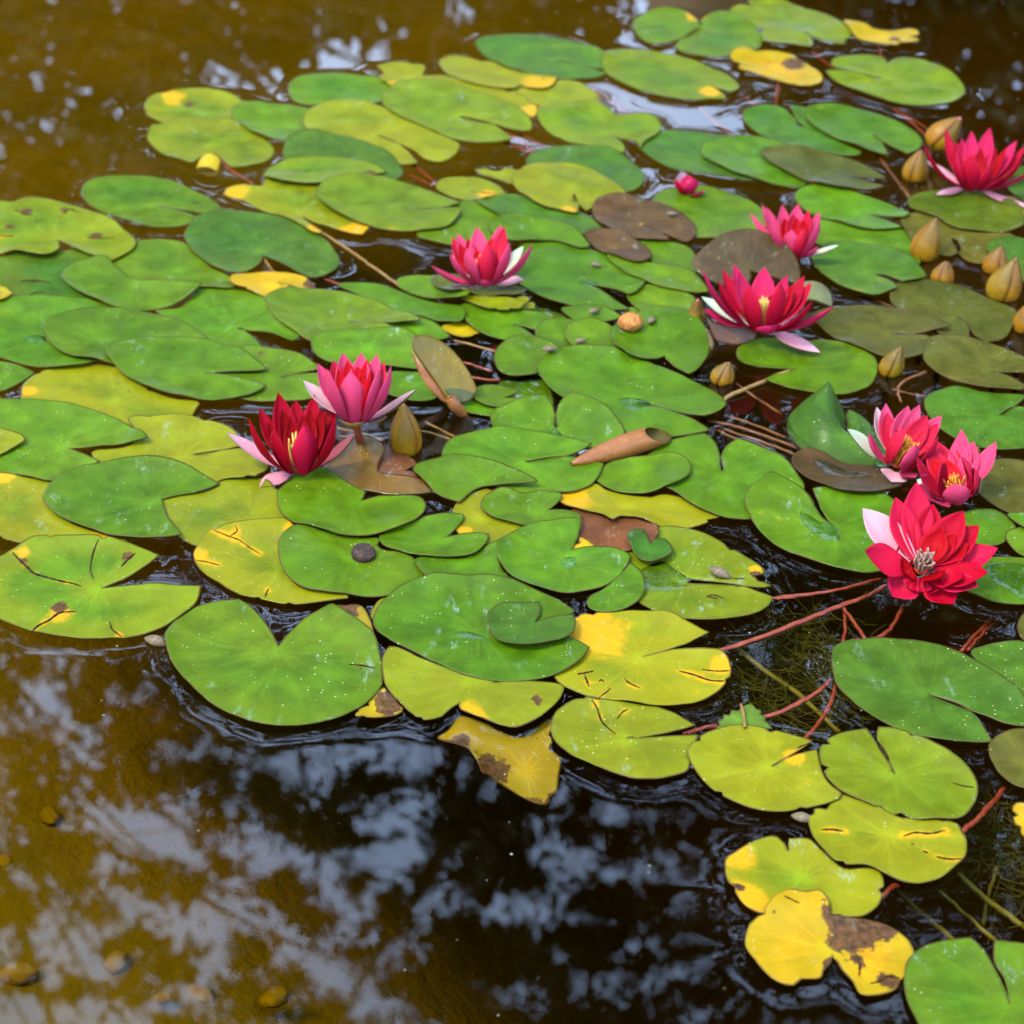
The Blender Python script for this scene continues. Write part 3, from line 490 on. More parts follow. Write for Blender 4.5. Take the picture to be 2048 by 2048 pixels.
H|d|3|1930,300|1805,255 1835,222 1890,216 1915,260 1935,300! 1960,260 2010,250 2050,300 2040,340 1990,370 1920,383 1850,350|tiny heart-shaped green leaf, smallest in the mass|.03|
H|g|1|1700,500|1590,600 1600,540 1700,490 1790,420 1830,385 1890,440 1905,510 1870,580 1780,620 1660,627|green leaf half under the one with the water drop|.04|
H|g|7|990,735|410,720 420,640 480,570 600,500 750,470 900,458 1060,462 1200,480 1350,530 1450,580 1517,625! 1400,690 1290,720 1050,742! 1290,735 1500,800 1597,850! 1540,920 1430,980 1290,1005 1100,1000 920,970 740,900 590,830 480,780|biggest oval deep green leaf carrying a small leaf near the front|.03|
H|d|8|1290,720|1035,680 1060,640 1120,605 1220,600 1322,597! 1325,650 1295,717! 1400,690 1507,680! 1520,740 1500,800 1430,840 1320,853 1200,850 1110,820 1055,760|small notched leaf lying on the biggest oval one|.03|
H|y|3|1880,880|1430,690! 1550,640 1700,625 1850,620 2000,640 2130,685 2255,752! 2130,810 2010,840 1890,868! 2060,840 2180,842 2325,850 2370,920 2375,980 2330,1050 2220,1110 2060,1140 1930,1145 1780,1135 1640,1115 1450,1030 1403,985! 1420,850|vivid yellow leaf with black cracks and a green heart|.95|Y1600,720,190 Y2330,920,60 B1560,965,24
H|y|2|950,1010|455,900 480,840 530,825 740,910 920,975 1100,1003 1290,1010 1440,1030 1445,1080 1400,1150 1280,1230 1190,1265 1100,1245! 1000,1200! 890,1160 880,1125! 830,1160 780,1200 680,1220 620,1190 540,1110 470,1020|yellow-green leaf with a ragged front edge over the sunken yellow one|.45|Y950,1180,80 B1310,1110,34
G|g|1|1550,850|917,800 930,740 990,660 1080,600 1200,570 1322,555! 1400,610 1480,720 1540,830! 1600,760 1700,670 1836,617! 1956,700 2066,780 2100,880 2112,1000 2080,1070 1990,1155 1850,1220 1656,1255 1500,1258 1380,1230 1220,1160 1100,1080 1000,980 940,890|big heart-shaped green leaf at the front with an open V notch|.1|B1305,840,16
H|r|0|330,690|180,622 250,608 340,615 390,690 414,782! 340,740 250,680|dried brown leaf curl beside the heart-shaped front leaf|1|B270,640,60
H|y|0|560,620|400,690 410,600 470,545 600,530 800,600 600,720|yellow-green leaf edge peeking from under the biggest oval one|.8|
H|Y|0|450,1140|290,1208 350,1160 440,1060 480,1050 540,1130 565,1172 440,1215 340,1222|yellow and brown leaf tip dipping into the water at the front|1|B490,1130,70
H|Ys|0|1250,1350|760,1300,-12 820,1255,-9 880,1180,-4 1000,1200,-4 1200,1290,-6 1380,1190,-4 1392,1290,-7 1400,1340,-10 1440,1400,-14 1430,1500,-22 1410,1600,-30 1350,1660,-34 1230,1620,-32 1100,1540,-24 1000,1480,-16! 980,1420,-10 930,1350,-6! 860,1330,-8|sunken yellow leaf rotting black at its lower end|1|B1040,1350,80 B1300,1560,150 B800,1290,60 B1200,1640,110 B1400,1450,50 B1120,1480,60 B900,1260,40
H|y|1|1800,1322|1388,1280 1400,1200 1460,1145 1550,1110 1640,1115 1780,1130 1930,1140 2060,1180 2180,1252! 2020,1290 1800,1323! 2020,1312 2202,1310! 2170,1380 2150,1470 2120,1510 2000,1545 1860,1550 1740,1520 1600,1460 1480,1400 1410,1340|yellow-green leaf with an orange crack below the vivid yellow one|.45|
I|y|2|615,1125|195,1080 210,1030 280,965 380,925 500,912 620,930 740,960 837,990! 760,1040 630,1120! 730,1070 862,1035! 880,1130 920,1210 985,1285 940,1320 830,1340 660,1360 520,1340 380,1280 260,1180|yellow-green leaf with a folded notch edge beside the olive round one|.5|Y740,1070,46
I|m|3|1265,1160|875,1060 900,1000 980,950 1120,925! 1170,1000 1225,1090 1265,1158! 1220,1060 1178,980 1180,920! 1280,935 1400,980 1520,1050 1620,1130 1680,1200 1690,1270 1650,1350 1580,1400 1440,1412 1300,1390 1130,1330 1000,1270 910,1170|olive green leaf with its notch upward overlapping two yellower ones|.25|
I|y|1|1225,1475|820,1430 830,1370 860,1345 910,1352! 960,1290 1000,1270 1150,1320 1300,1390 1550,1412 1610,1480 1630,1550 1620,1610 1560,1670 1480,1715 1350,1732 1220,1705 1100,1650 980,1640 880,1550|yellow-green leaf with dark slits above the yellow lobed pair|.55|
I|y|0|795,1695|385,1660 400,1600 500,1530 620,1483 680,1505 710,1560! 720,1500! 820,1500 900,1570 1000,1650 1100,1650 1180,1665 1205,1750 1180,1840 1090,1905 950,1900 850,1880 700,1890 560,1885 470,1820 400,1720|green leaf fading to bright yellow, touching the golden dying one|.9|Y480,1600,110 Y520,1830,110 B460,1760,20
J|Y|1|935,1030|495,1000 520,920 590,850 640,790 720,757 800,770 880,758 930,830 922,880! 1000,868 1100,880 1200,905 1300,960 1350,1020 1365,1080 1340,1150 1290,1200! 1260,1250 1180,1275 1090,1270 1050,1210 1000,1150 960,1090 940,1060! 930,1100 890,1150! 880,1180 780,1190! 740,1225 670,1215 600,1170 540,1100 505,1050|golden dying leaf split into two lobes, one browned|1|B1030,930,125 B960,1000,60 B1200,930,60 B1080,1080,30 B1230,1200,50 B930,1110,40
J|g|1|1865,1320|1310,1180 1330,1110 1400,1040 1500,1000 1662,985! 1740,1080 1800,1180 1862,1315! 1830,1190 1775,1100 1780,1000! 1932,1010 2100,1060 2200,1200 2200,1400 2000,1550 1700,1600 1500,1560 1390,1450 1320,1280|green leaf with a deep notch in the nearest corner|.15|
I|d|3|1440,750|940,560 960,510 1030,475 1150,460 1300,468 1450,490 1600,540 1740,620 1850,700 1932,780 1960,850 1945,920! 1850,910 1740,870 1440,748! 1600,805 1690,880 1767,1000! 1620,1000 1480,985 1330,950 1180,880 1050,790 960,690|large oval blue-green leaf below the open red flower's reflection|.05|
I|d|2|1930,620|1660,540 1720,500 1820,480 1932,480 2050,520 2100,640 2050,740 1932,770 1800,680|blue-green leaf end behind the large oval one at the edge|.04|
I|b|2|1930,1100|1750,1050 1770,990 1850,940 1932,930 2080,960 2150,1100 2100,1240 1932,1240 1830,1190 1770,1110|bronze-green leaf end in front of the large blue-green oval|.02|
I|Y|1|1960,1400|1870,1350 1890,1315 1960,1320 2050,1400 2000,1480 1932,1485 1890,1420|yellow leaf end alone at the picture's edge near the front|.85|
I|b|2|1990,410|1900,420 1910,360 1960,320 2050,330 2050,470 1940,490|bronze leaf end at the edge behind the blue-green one|0|
G|m|1|540,490|-150,480 -60,370 0,330 80,295 200,240 330,220 450,215 600,225 730,260 882,320! 800,380 680,440 563,488! 700,475 850,470 980,480 1112,490! 1090,560 1050,620 960,680 830,740 690,772 500,775 330,765 180,735 50,690 0,670 -100,620|large leaf scarred by long black and orange tears near the front|.45|Y330,640,60 B330,600,34 B700,320,32 Y130,310,36 B130,345,30
D|g|1|30,700|-60,650 0,628 100,645 178,682! 120,720 0,775 -80,750|small green leaf end at the picture's edge above the yellow-green one|.05|
D|y|0|0,850|-60,810 0,828 65,858! 0,880 -60,880|yellow-green leaf corner at the picture's edge|.5|
A|Y|2|10,1640|-60,1590 0,1595 40,1620 70,1655! 40,1678 0,1690 -60,1690|orange-yellow leaf corner at the picture's edge|1|B5,1645,14
Q|r|2|1560,1170|1300,920 1400,935 1500,955 1620,1030 1717,1120! 1600,1168! 1700,1185 1725,1240 1600,1245 1400,1210 1330,1100|red-flushed young leaf under the fat olive bud|0|wet
Q|rb|3|1350,1200|925,1170 960,1080 1080,980 1200,925 1300,918 1430,1000 1425,1050 1380,1130 1376,1192! 1500,1220 1650,1240 1760,1262 1855,1350! 1700,1372 1500,1370 1300,1330 1100,1270 980,1230|shiny red-brown young leaf in front of the taller pink flower's stalk|0|wet
'''
LC = {'g': (.028, .066, .0012), 'm': (.037, .069, .0014), 'd': (.018, .050, .0030), 'y': (.054, .077, .0015), 'Y': (.200, .108, .0015), 'Ys': (.150, .078, .001),
      'b': (.030, .033, .0035), 'p': (.031, .020, .0065), 'r': (.062, .021, .007), 'rb': (.056, .030, .004), 'o': (.027, .042, .002)}

GX0, GX1, GY0, GY1, CELL = -1.20, 1.20, .90, 4.20, .004
NX, NY = int((GX1 - GX0) / CELL) + 1, int((GY1 - GY0) / CELL) + 1
HGT = np.zeros((NY, NX)); OCC = np.zeros((NY, NX), bool)
LEAF_TOP = .0030; GAP = .0016; THICK = .0010

def inside_poly(px, py, poly):
    res = np.zeros(px.shape, bool); n = len(poly); j = n - 1
    for i in range(n):
        xi, yi = poly[i]; xj, yj = poly[j]
        if yi != yj:
            cnd = ((yi > py) != (yj > py)) & (px < (xj - xi) * (py - yi) / (yj - yi) + xi)
            res ^= cnd
        j = i
    return res

def edge_dist(P, poly):
    a = poly; b = np.roll(poly, -1, 0); ab = b - a
    l2 = np.maximum((ab ** 2).sum(1), 1e-12)
    out = np.full(len(P), 9.)
    for i in range(len(a)):
        t_ = np.clip(((P - a[i]) @ ab[i]) / l2[i], 0, 1)
        d = np.hypot(*(P - a[i] - t_[:, None] * ab[i]).T)
        out = np.minimum(out, d)
    return out

def blur_masked(h, m):
    w = m.astype(float); s = h * w; S = s.copy(); W = w.copy()
    for dx, dy in ((1, 0), (-1, 0), (0, 1), (0, -1), (1, 1), (-1, -1), (1, -1), (-1, 1)):
        S += np.roll(np.roll(s, dx, 1), dy, 0); W += np.roll(np.roll(w, dx, 1), dy, 0)
    return np.where(W > 0, S / np.maximum(W, 1e-9), h)

def drape(poly):
    lo, hi = poly.min(0), poly.max(0)
    i0 = int((lo[0] - GX0) / CELL) - 6; i1 = int((hi[0] - GX0) / CELL) + 7
    j0 = int((lo[1] - GY0) / CELL) - 6; j1 = int((hi[1] - GY0) / CELL) + 7
    xs = GX0 + np.arange(i0, i1) * CELL; ys = GY0 + np.arange(j0, j1) * CELL
    PX, PY = np.meshgrid(xs, ys); m = inside_poly(PX, PY, poly)
    ci = np.clip(np.arange(i0, i1), 0, NX - 1); cj = np.clip(np.arange(j0, j1), 0, NY - 1)
    base = HGT[np.ix_(cj, ci)]
    low = np.where(base > 0, base + GAP, LEAF_TOP)
    h = low.copy()
    for it in range(30):
        h = np.where(m, np.maximum(low, blur_masked(h, m)), h)
    h = blur_masked(h, m)
    ext = m.copy()
    for it in range(3):
        hb = blur_masked(h, ext); W = ext.copy()
        for dx, dy in ((1, 0), (-1, 0), (0, 1), (0, -1)): W |= np.roll(np.roll(ext, dx, 1), dy, 0)
        h = np.where(W & ~ext, hb, h); ext = W
    def put(V_, z_):
        ok_j = (np.arange(j0, j1) >= 0) & (np.arange(j0, j1) < NY); ok_i = (np.arange(i0, i1) >= 0) & (np.arange(i0, i1) < NX)
        mm = m & ok_j[:, None] & ok_i[None, :]
        jj, ii = np.nonzero(mm)
        cells = np.stack([xs[ii], ys[jj]], 1); top_ = np.zeros(len(ii))
        for a0 in range(0, len(ii), 2000):
            dd_ = ((cells[a0:a0 + 2000, None, :] - V_[None]) ** 2).sum(-1)
            near = np.where(dd_ < .0075 ** 2, z_[None], -1).max(1); near = np.where(near < 0, z_[dd_.argmin(1)], near)
            top_[a0:a0 + 2000] = near
        HGT[jj + j0, ii + i0] = np.maximum(top_, HGT[jj + j0, ii + i0]); OCC[jj + j0, ii + i0] = True
    def sample(P):
        fx = np.clip((P[:, 0] - xs[0]) / CELL, 0, len(xs) - 1.001); fy = np.clip((P[:, 1] - ys[0]) / CELL, 0, len(ys) - 1.001)
        ix, iy = fx.astype(int), fy.astype(int); tx, ty = fx - ix, fy - iy
        return (h[iy, ix] * (1 - tx) * (1 - ty) + h[iy, ix + 1] * tx * (1 - ty) + h[iy + 1, ix] * (1 - tx) * ty + h[iy + 1, ix + 1] * tx * ty)
    return sample, put

def triangulate(poly, spacing):
    "outline + inner points -> triangles inside the outline"
    lo, hi = poly.min(0), poly.max(0)
    pts = [tuple(p) for p in poly]; n = len(pts)
    cand = []
    row = 0; y = lo[1]
    while y < hi[1]:
        x = lo[0] + (spacing / 2 if row % 2 else 0)
        while x < hi[0]: cand.append((x, y)); x += spacing
        y += spacing * .866; row += 1
    nxt = np.roll(poly, -1, 0) - np.roll(poly, 1, 0)
    nl = np.maximum(np.hypot(nxt[:, 0], nxt[:, 1]), 1e-9)
    area = np.sum(poly[:, 0] * np.roll(poly[:, 1], -1) - np.roll(poly[:, 0], -1) * poly[:, 1])
    sg = 1 if area > 0 else -1
    nrm = np.stack([-nxt[:, 1], nxt[:, 0]], 1) / nl[:, None] * sg
    c = np.array(cand) + rng.normal(0, spacing * .08, (len(cand), 2))
    ring = poly + nrm * .0024
    def ok(q, d): return q[inside_poly(q[:, 0], q[:, 1], poly) & (edge_dist(q, poly) > d)]
    c = ok(c, spacing * .55); ring = ok(ring, .0019)
    allp = np.concatenate([poly, ring, c])
    V, E, F, *_ = delaunay_2d_cdt([Vector(p) for p in allp], [(i, (i + 1) % n) for i in range(n)], [], 1, 1e-6)
    V = np.array([tuple(v) for v in V])
    cen = np.array([V[list(f)].mean(0) for f in F])
    keep = inside_poly(cen[:, 0], cen[:, 1], poly)
    out = []
    for f, k in zip(F, keep):
        if k:
            a, b, c_ = V[f[0]], V[f[1]], V[f[2]]
            if (b[0] - a[0]) * (c_[1] - a[1]) - (b[1] - a[1]) * (c_[0] - a[0]) < 0: f = f[::-1]
            out.append(tuple(f))
    return V, out

def solid_sheet(name, top, faces, mat, origin, thick=THICK, nrm=Vector((0, 0, 1)), attrs=None, parent=None):
    "give a sheet of triangles a lower side and a rim"
    n = len(top); top = np.asarray(top); bot = top - np.array(nrm) * thick
    cnt = {}
    for f in faces:
        for a, b in zip(f, f[1:] + f[:1]): cnt[(a, b)] = 1
    bd = [(a, b) for (a, b) in cnt if (b, a) not in cnt]
    fs = list(faces) + [tuple(i + n for i in f[::-1]) for f in faces] + [(b, a, a + n, b + n) for a, b in bd]
    vs_ = np.concatenate([top, bot]) - np.array(origin)
    o = mesh_obj(name, vs_, fs, mat, parent, origin)
    if attrs:
        for k, v in attrs.items():
            at_ = o.data.attributes.new(k, 'FLOAT', 'POINT'); at_.data.foreach_set('value', np.concatenate([v, v]).astype(np.float32))
    return o

def wob(P, seed, f, amp):
    return np.array([mnoise.noise(Vector((x * f + seed, y * f - seed, seed * .37))) for x, y in P]) * amp

LEAF_OBJ = {}; LEAF_H = {}
rows = [l.split('|') for l in LEAVES.strip().splitlines()]
def parse_pts(c, s):
    out = []
    for w in s.split():
        sh = w.endswith('!'); q = [float(v) for v in w.rstrip('!').split(',')]
        out.append((q[0], q[1], (q[2] / 1000 if len(q) > 2 else None), sh))
    return out
for k, row in sorted(enumerate(rows), key=lambda e: float(e[1][2])):
    c, colk, lay, cen, pts, label, age, extra = row
    P = parse_pts(c, pts)
    sub = 0; wet = 'wet' in extra
    for w in extra.split():
        if w.startswith('sub'): sub = float(w[3:]) / 1000
    zs = [p[2] for p in P]; has_z = any(z is not None for z in zs)
    W3 = [at(c, p[0], p[1], (p[2] or LEAF_TOP)) for p in P]
    ctrl = [(Vector((w.x, w.y, p[2] or 0.0)), p[3]) for w, p in zip(W3, P)]
    poly3 = np.array([tuple(v) for v in catmull(ctrl, .0045, None)]); poly = poly3[:, :2]
    tg = np.roll(poly, -1, 0) - np.roll(poly, 1, 0); tg /= np.maximum(np.hypot(tg[:, 0], tg[:, 1]), 1e-9)[:, None]
    sgn = 1 if np.sum(poly[:, 0] * np.roll(poly[:, 1], -1) - np.roll(poly[:, 0], -1) * poly[:, 1]) > 0 else -1
    poly = poly + np.stack([tg[:, 1], -tg[:, 0]], 1) * sgn * (.0004 if c in 'GHIJ' else .0030 if float(lay) < 2 else .0014)   # full size: margins tuck under the neighbours
    seed = k * 3.71 + 1
    poly = poly + np.stack([wob(poly, seed, 90, .0007) + wob(poly, seed, 28, .0005), wob(poly, seed + 50, 90, .0007) + wob(poly, seed + 50, 28, .0005)], 1)
    if float(age) >= .2:                                            # nibbled margins on the older leaves
        rb_ = random.Random(k); nb = rb_.randint(2, 5)
        for _ in range(nb):
            ic = rb_.randrange(len(poly)); rr0 = rb_.uniform(.0018, .0048); pc = poly[ic].copy()
            cdir = poly.mean(0) - pc; cdir /= np.linalg.norm(cdir)
            dd = np.hypot(*(poly - pc).T); hit = dd < rr0
            poly[hit] += cdir * np.sqrt(rr0 ** 2 - dd[hit] ** 2)[:, None] * rb_.uniform(.7, 1.3)
    cx, cy = [float(v) for v in cen.split(',')]; C0 = at(c, cx, cy, LEAF_TOP)
    V, F = triangulate(poly, .0062)
    ed = edge_dist(V, poly)
    samp, put = drape(poly)
    if sub:
        z = np.full(len(V), -sub)
    else:
        z = samp(V)
    rr = np.hypot(V[:, 0] - C0.x, V[:, 1] - C0.y)
    und = (wob(V, seed, 11, 1.0) + .45 * wob(V, seed + 9, 27, 1.0) + .7)
    und = np.clip(und, 0, None) * .0025 * np.clip(rr / .05, .15, 1)
    lip = np.exp(-ed / .009) * (.0006 + .0038 * np.clip(wob(V, seed + 3, 13, 2.2) - .25, 0, 1))
    if not sub: z = z + und + lip
    if has_z:
        zc = poly3[:, 2]; cp = poly
        d2 = ((V[:, None, :] - cp[None]) ** 2).sum(-1) + 1e-6
        wgt = 1 / d2 ** 1.25; zi = (wgt * zc).sum(1) / wgt.sum(1)
        if min(zc) < 0: z = zi + und * .5 - .004
        else: z = z + zi
    spots = {'Y': np.zeros(len(V)), 'B': np.zeros(len(V))}
    for w in extra.split():
        if w[0] in 'YB' and w[1].isdigit() or w[0] in 'YB' and w[1] == '-':
            sxp, syp, sr = [float(q) for q in w[1:].split(',')]
            q = at(c, sxp, syp, LEAF_TOP); rad = sr * pxscale(c, q)
            dd = np.hypot(V[:, 0] - q.x, (V[:, 1] - q.y) * .75)
            spots[w[0]] = np.maximum(spots[w[0]], np.clip(1.15 - dd / rad * .6, 0, 1))
    o = solid_sheet('lily_leaf', np.concatenate([V, z[:, None]], 1), F, M['wetleaf' if wet else 'leaf'],
                    Vector((C0.x, C0.y, float(np.median(z)))), attrs={'edge': ed, 'yel': spots['Y'], 'brn': spots['B']})
    b = LC[colk]; j = 1 + .12 * random.uniform(-1, 1); hsh = random.uniform(-.10, .16)
    o.color = (b[0] * j * (1 + hsh), b[1] * j, b[2] * j, float(age))
    tag(o, label, 'leaf', 'lily leaves on the pond')
    if not sub and not (has_z and min(z_ or 0 for z_ in zs) < 0): put(V, z)
    LEAF_OBJ[k] = o; LEAF_H[k] = (c, o)

def leaf_by(words):
    for k, o in LEAF_OBJ.items():
        if words in o['label']: return o
    raise KeyError(words)
def top_z(x, y):
    i, j = int(round((x - GX0) / CELL)), int(round((y - GY0) / CELL))
    return float(HGT[j, i]) if 0 <= i < NX and 0 <= j < NY else 0.0
def add_child(o, parent):
    o.parent = parent; o.location = o.location - parent.location; return o
# ---------------------------------------------------------------- tears and water films on the leaves
TEARS = [  # leaf words | crop | polyline | width mm
 ('scarred by long black', 'G', '70,295 110,330 150,365 190,400 270,425 340,440 400,450 452,465', 3.2),
 ('scarred by long black', 'G', '545,225 520,270 505,320 498,380 515,425', 1.8),
 ('scarred by long black', 'G', '170,735 215,690 270,660 330,615 420,605', 3.0),
 ('scarred by long black', 'G', '605,660 615,705 650,740 685,770', 1.6),
 ('scarred by long black', 'G', '670,360 700,330 745,295', 3.6),
 ('with red cracks under', 'G', '1180,185 1260,205 1320,220 1380,255 1440,290', 1.3),
 ('with red cracks under', 'G', '1300,150 1308,180 1270,205', 1.3),
 ('with red cracks under', 'G', '1462,535 1480,485', 1.8), ('with red cracks under', 'G', '1080,330 1140,335 1210,350', 1.2),
 ('vivid yellow leaf with black', 'H', '1530,960 1580,950 1620,940', 2.6), ('vivid yellow leaf with black', 'H', '1570,965 1585,1000 1595,1028', 2.4),
 ('vivid yellow leaf with black', 'H', '1790,980 1820,1010 1880,1040', 1.8), ('vivid yellow leaf with black', 'H', '1640,1115 1680,1080 1715,1042', 1.3),
 ('vivid yellow leaf with black', 'I', '150,620 230,640 310,668 395,685', 2.2), ('vivid yellow leaf with black', 'I', '270,612 340,622 410,630', 1.6),
 ('orange crack below', 'H', '1610,1110 1640,1150 1670,1220 1745,1280', 2.0), ('orange crack below', 'H', '1750,1200 1780,1165 1810,1150', 1.4),
 ('dark slits above', 'I', '885,1442 940,1438 1000,1446', 2.4), ('dark slits above', 'I', '1310,1468 1370,1452 1450,1460 1525,1448', 2.0),
 ('dark slits above', 'I', '1480,1580 1540,1600 1610,1612', 2.4), ('dark slits above', 'I', '1410,1548 1440,1558', 2.0),
 ('olive green leaf with its notch upward', 'I', '1180,985 1215,1040 1232,1075', 2.6), ('olive green leaf with its notch upward', 'I', '1565,1195 1620,1212 1675,1220', 1.2),
 ('golden dying leaf', 'J', '1140,1200 1190,1185 1230,1160 1290,1170', 3.0), ('golden dying leaf', 'J', '1075,1065 1085,1110 1080,1165', 2.6),
 ('golden dying leaf', 'J', '690,778 740,800 770,812', 1.4), ('with a folded notch edge', 'I', '760,1015 795,1000 835,990', 1.6),
 ('chewed orange edge', 'I', '290,235 330,225 380,245', 1.5), ('chewed orange edge', 'F', '300,1785 350,1795', 1.4),
 ('brown tears along its upper', 'A', '80,1160 130,1180 180,1192', 3.0), ('brown tears along its upper', 'A', '480,1302 550,1305 630,1310', 2.4),
 ('brown tears along its upper', 'A', '350,1180 380,1150 430,1165', 2.6), ('brown tears along its upper', 'A', '0,1300 40,1302 80,1300', 2.6),
 ('dull green leaf with dark scars', 'A', '110,1545 190,1540 280,1548', 4.2), ('dull green leaf with dark scars', 'A', '120,1645 190,1605 240,1602', 2.0),
 ('green heart', 'H', '1650,1000 1665,990 1680,1005', 1.6), ('heart-shaped green leaf at the front', 'H', '270,905 340,910 415,925', 1.8),
 ('smooth green leaf with a drop', 'H', '1780,405 1800,400', 2.4),
]
for words, c, s, wd in TEARS:
    par = leaf_by(words)
    pp = curve_pts([at(c, *[float(v) for v in w.split(',')], .006) for w in s.split()], 6)
    L, Rr, n = [], [], len(pp)
    for i, p in enumerate(pp):
        tdir = (pp[min(i + 1, n - 1)] - pp[max(i - 1, 0)]); tdir.z = 0; tdir.normalize(); sd = Vector((-tdir.y, tdir.x, 0))
        w2 = wd / 2600 * (math.sin(math.pi * (i + .35) / (n - .3)) ** .5) * random.uniform(.45, 1.25)
        # follow the leaf that carries the tear
        ok_, loc_, nr_, _ = par.ray_cast(Vector((p.x - par.location.x, p.y - par.location.y, .2)), Vector((0, 0, -1)))
        z = (loc_.z + par.location.z if ok_ else par.location.z) + .0007
        L.append(Vector((p.x, p.y, z)) + sd * w2); Rr.append(Vector((p.x, p.y, z)) - sd * w2)
    v = L + Rr + [q - Vector((0, 0, .0012)) for q in L + Rr]
    f = [(i + n, i + n + 1, i + 1, i) for i in range(n - 1)]
    f += [(i, i + 1, i + 1 + 2 * n, i + 2 * n) for i in range(n - 1)] + [(i + n + 1, i + n, i + 3 * n, i + 3 * n + 1) for i in range(n - 1)]
    o = mesh_obj('tear', [q - par.location for q in v], f, M['tear'], par)
    if par.color[3] > .3:                                           # the leaf yellows along the split
        ya = par.data.attributes['yel'].data; nv_ = len(ya); arr = np.zeros(nv_, np.float32); ya.foreach_get('value', arr)
        co_ = np.zeros(nv_ * 3, np.float32); par.data.vertices.foreach_get('co', co_); co_ = co_.reshape(-1, 3)[:, :2]
        for p in pp:
            arr = np.maximum(arr, random.uniform(.25, .6) * np.clip(1.6 - np.hypot(co_[:, 0] + par.location.x - p.x, co_[:, 1] + par.location.y - p.y) / (.0035 + wd * .0006), 0, 1))
        ya.foreach_set('value', arr.astype(np.float32))

PUDDLES = [
 ('large smooth green leaf touching', 'F', '770,1358 820,1365 880,1400 930,1410 975,1450 972,1490 900,1485 850,1450 800,1410'),
 ('largest bright green leaf', 'E', '1755,815 1800,802 1870,808 1930,830 1920,865 1850,878 1790,860'),
 ('heart-shaped green leaf whose', 'E', '1340,1010 1400,975 1440,1000 1478,1052 1420,1045'),
 ('biggest oval deep green', 'H', '860,735 900,708 960,722 1010,735 1020,750 940,755'),
 ('smooth green leaf with a drop', 'E', '1435,1720 1470,1698 1520,1705 1525,1735 1470,1750'),
 ('bright wet green leaf holding', 'F', '1735,1625 1830,1605 1940,1620 1990,1700 1930,1790 1850,1740 1780,1700'),
 ('chewed orange edge', 'F', '-60,1660 60,1600 130,1640 220,1700 150,1712 200,1725 100,1755 -40,1740'),
 ('bronze leaf holding a film', 'F', '850,1080 940,1095 1020,1130 1100,1140 1150,1150 1060,1170 960,1160 890,1130'),
 ('broad bright green leaf beside', 'E', '1535,165 1590,155 1650,180 1640,195 1570,190'),
 ('broad bright leaf at the picture', 'D', '120,470 180,455 240,462 245,500 160,495'),
]
for words, c, s in PUDDLES:
    par = leaf_by(words)
    q = [at(c, *[float(v) for v in w.split(',')], .006) for w in s.split()]
    poly = np.array([tuple(v) for v in catmull([(Vector((p.x, p.y)), False) for p in q], .003, None)])
    V, F = triangulate(poly, .0035)
    ed = edge_dist(V, poly); sm, _ = drape(poly)
    z = np.array([top_z(x, y) for x, y in V]); zt = np.median(z)
    hz = []
    for (x, y) in V:
        ok_, loc_, nr_, _ = par.ray_cast(Vector((x - par.location.x, y - par.location.y, .2)), Vector((0, 0, -1)))
        hz.append(loc_.z + par.location.z if ok_ else par.location.z)
    z = np.array(hz) + .0002 + .0022 * (1 - np.exp(-ed / .004)) + .0004 * np.sin(V[:, 0] * 400) * np.sin(V[:, 1] * 330)
    org = Vector((poly[:, 0].mean(), poly[:, 1].mean(), float(zt))); o = mesh_obj('water_film', np.concatenate([V, z[:, None]], 1) - np.array(org), F, M['puddle'], None, org)
    add_child(o, par)

# ---------------------------------------------------------------- standing, folded and rolled leaves
def plane_leaf(name, c, pts, cen, p0, n, colr, age, bend=0.0, mat='leaf', thick=.0011, step=.005, wave=.0016):
    n = n.normalized(); q = parse_pts(c, pts)
    ex = Vector((1, 0, 0)); ex = (ex - n * ex.dot(n)).normalized(); ey = n.cross(ex)
    W = [on_plane(c, p[0], p[1], p0, n) for p in q]; C0 = on_plane(c, cen[0], cen[1], p0, n)
    poly = np.array([tuple(v) for v in catmull([(Vector(((w - C0).dot(ex), (w - C0).dot(ey))), p[3]) for w, p in zip(W, q)], .004, None)])
    V, F = triangulate(poly, step)
    ed = edge_dist(V, poly)
    h = bend * (V[:, 0] ** 2) + wob(V, len(LEAF_OBJ) + p0.x * 40, 20, wave)
    T3 = np.array([tuple(ex * x + ey * y + n * hh) for (x, y), hh in zip(V, h)])
    o = solid_sheet(name, T3, F, M[mat], Vector((0, 0, 0)), thick, n, attrs={'edge': ed, 'yel': ed * 0, 'brn': ed * 0})
    o.location = C0; o.color = (*colr, age)
    return o

# dark bronze leaf standing behind the big flower
p0 = at('R', 620, 1010, .004)
o = plane_leaf('lily_leaf', 'R', '130,740 180,680 300,570 450,470 620,420 800,415 950,460 1080,530 1180,610 1260,720 1300,850 1290,980 1180,975 1050,940 900,910 750,862! 760,960 640,1030 440,1010 280,930 170,830',
               (750, 860), p0, Vector((.10, -.62, .78)), LC['p'], 0, bend=-1.2)
tag(o, 'dark bronze leaf tipped up on edge behind the big red flower', 'leaf', 'lily leaves on the pond')
p0 = at('R', 560, 1665, .0)
o = plane_leaf('lily_leaf', 'R', '255,1290! 330,1400 500,1440 650,1458 780,1458 815,1530 800,1610 650,1665 500,1652 380,1612 330,1500',
               (600, 1600), p0, Vector((-.1, -.85, .5)), (0.0423, 0.0182, 0.0065), 0, bend=3, mat='wetleaf')
tag(o, 'brown cupped young leaf hugging the base of the big red flower', 'leaf', 'lily leaves on the pond')
p0 = at('R', 310, 1720, .0)
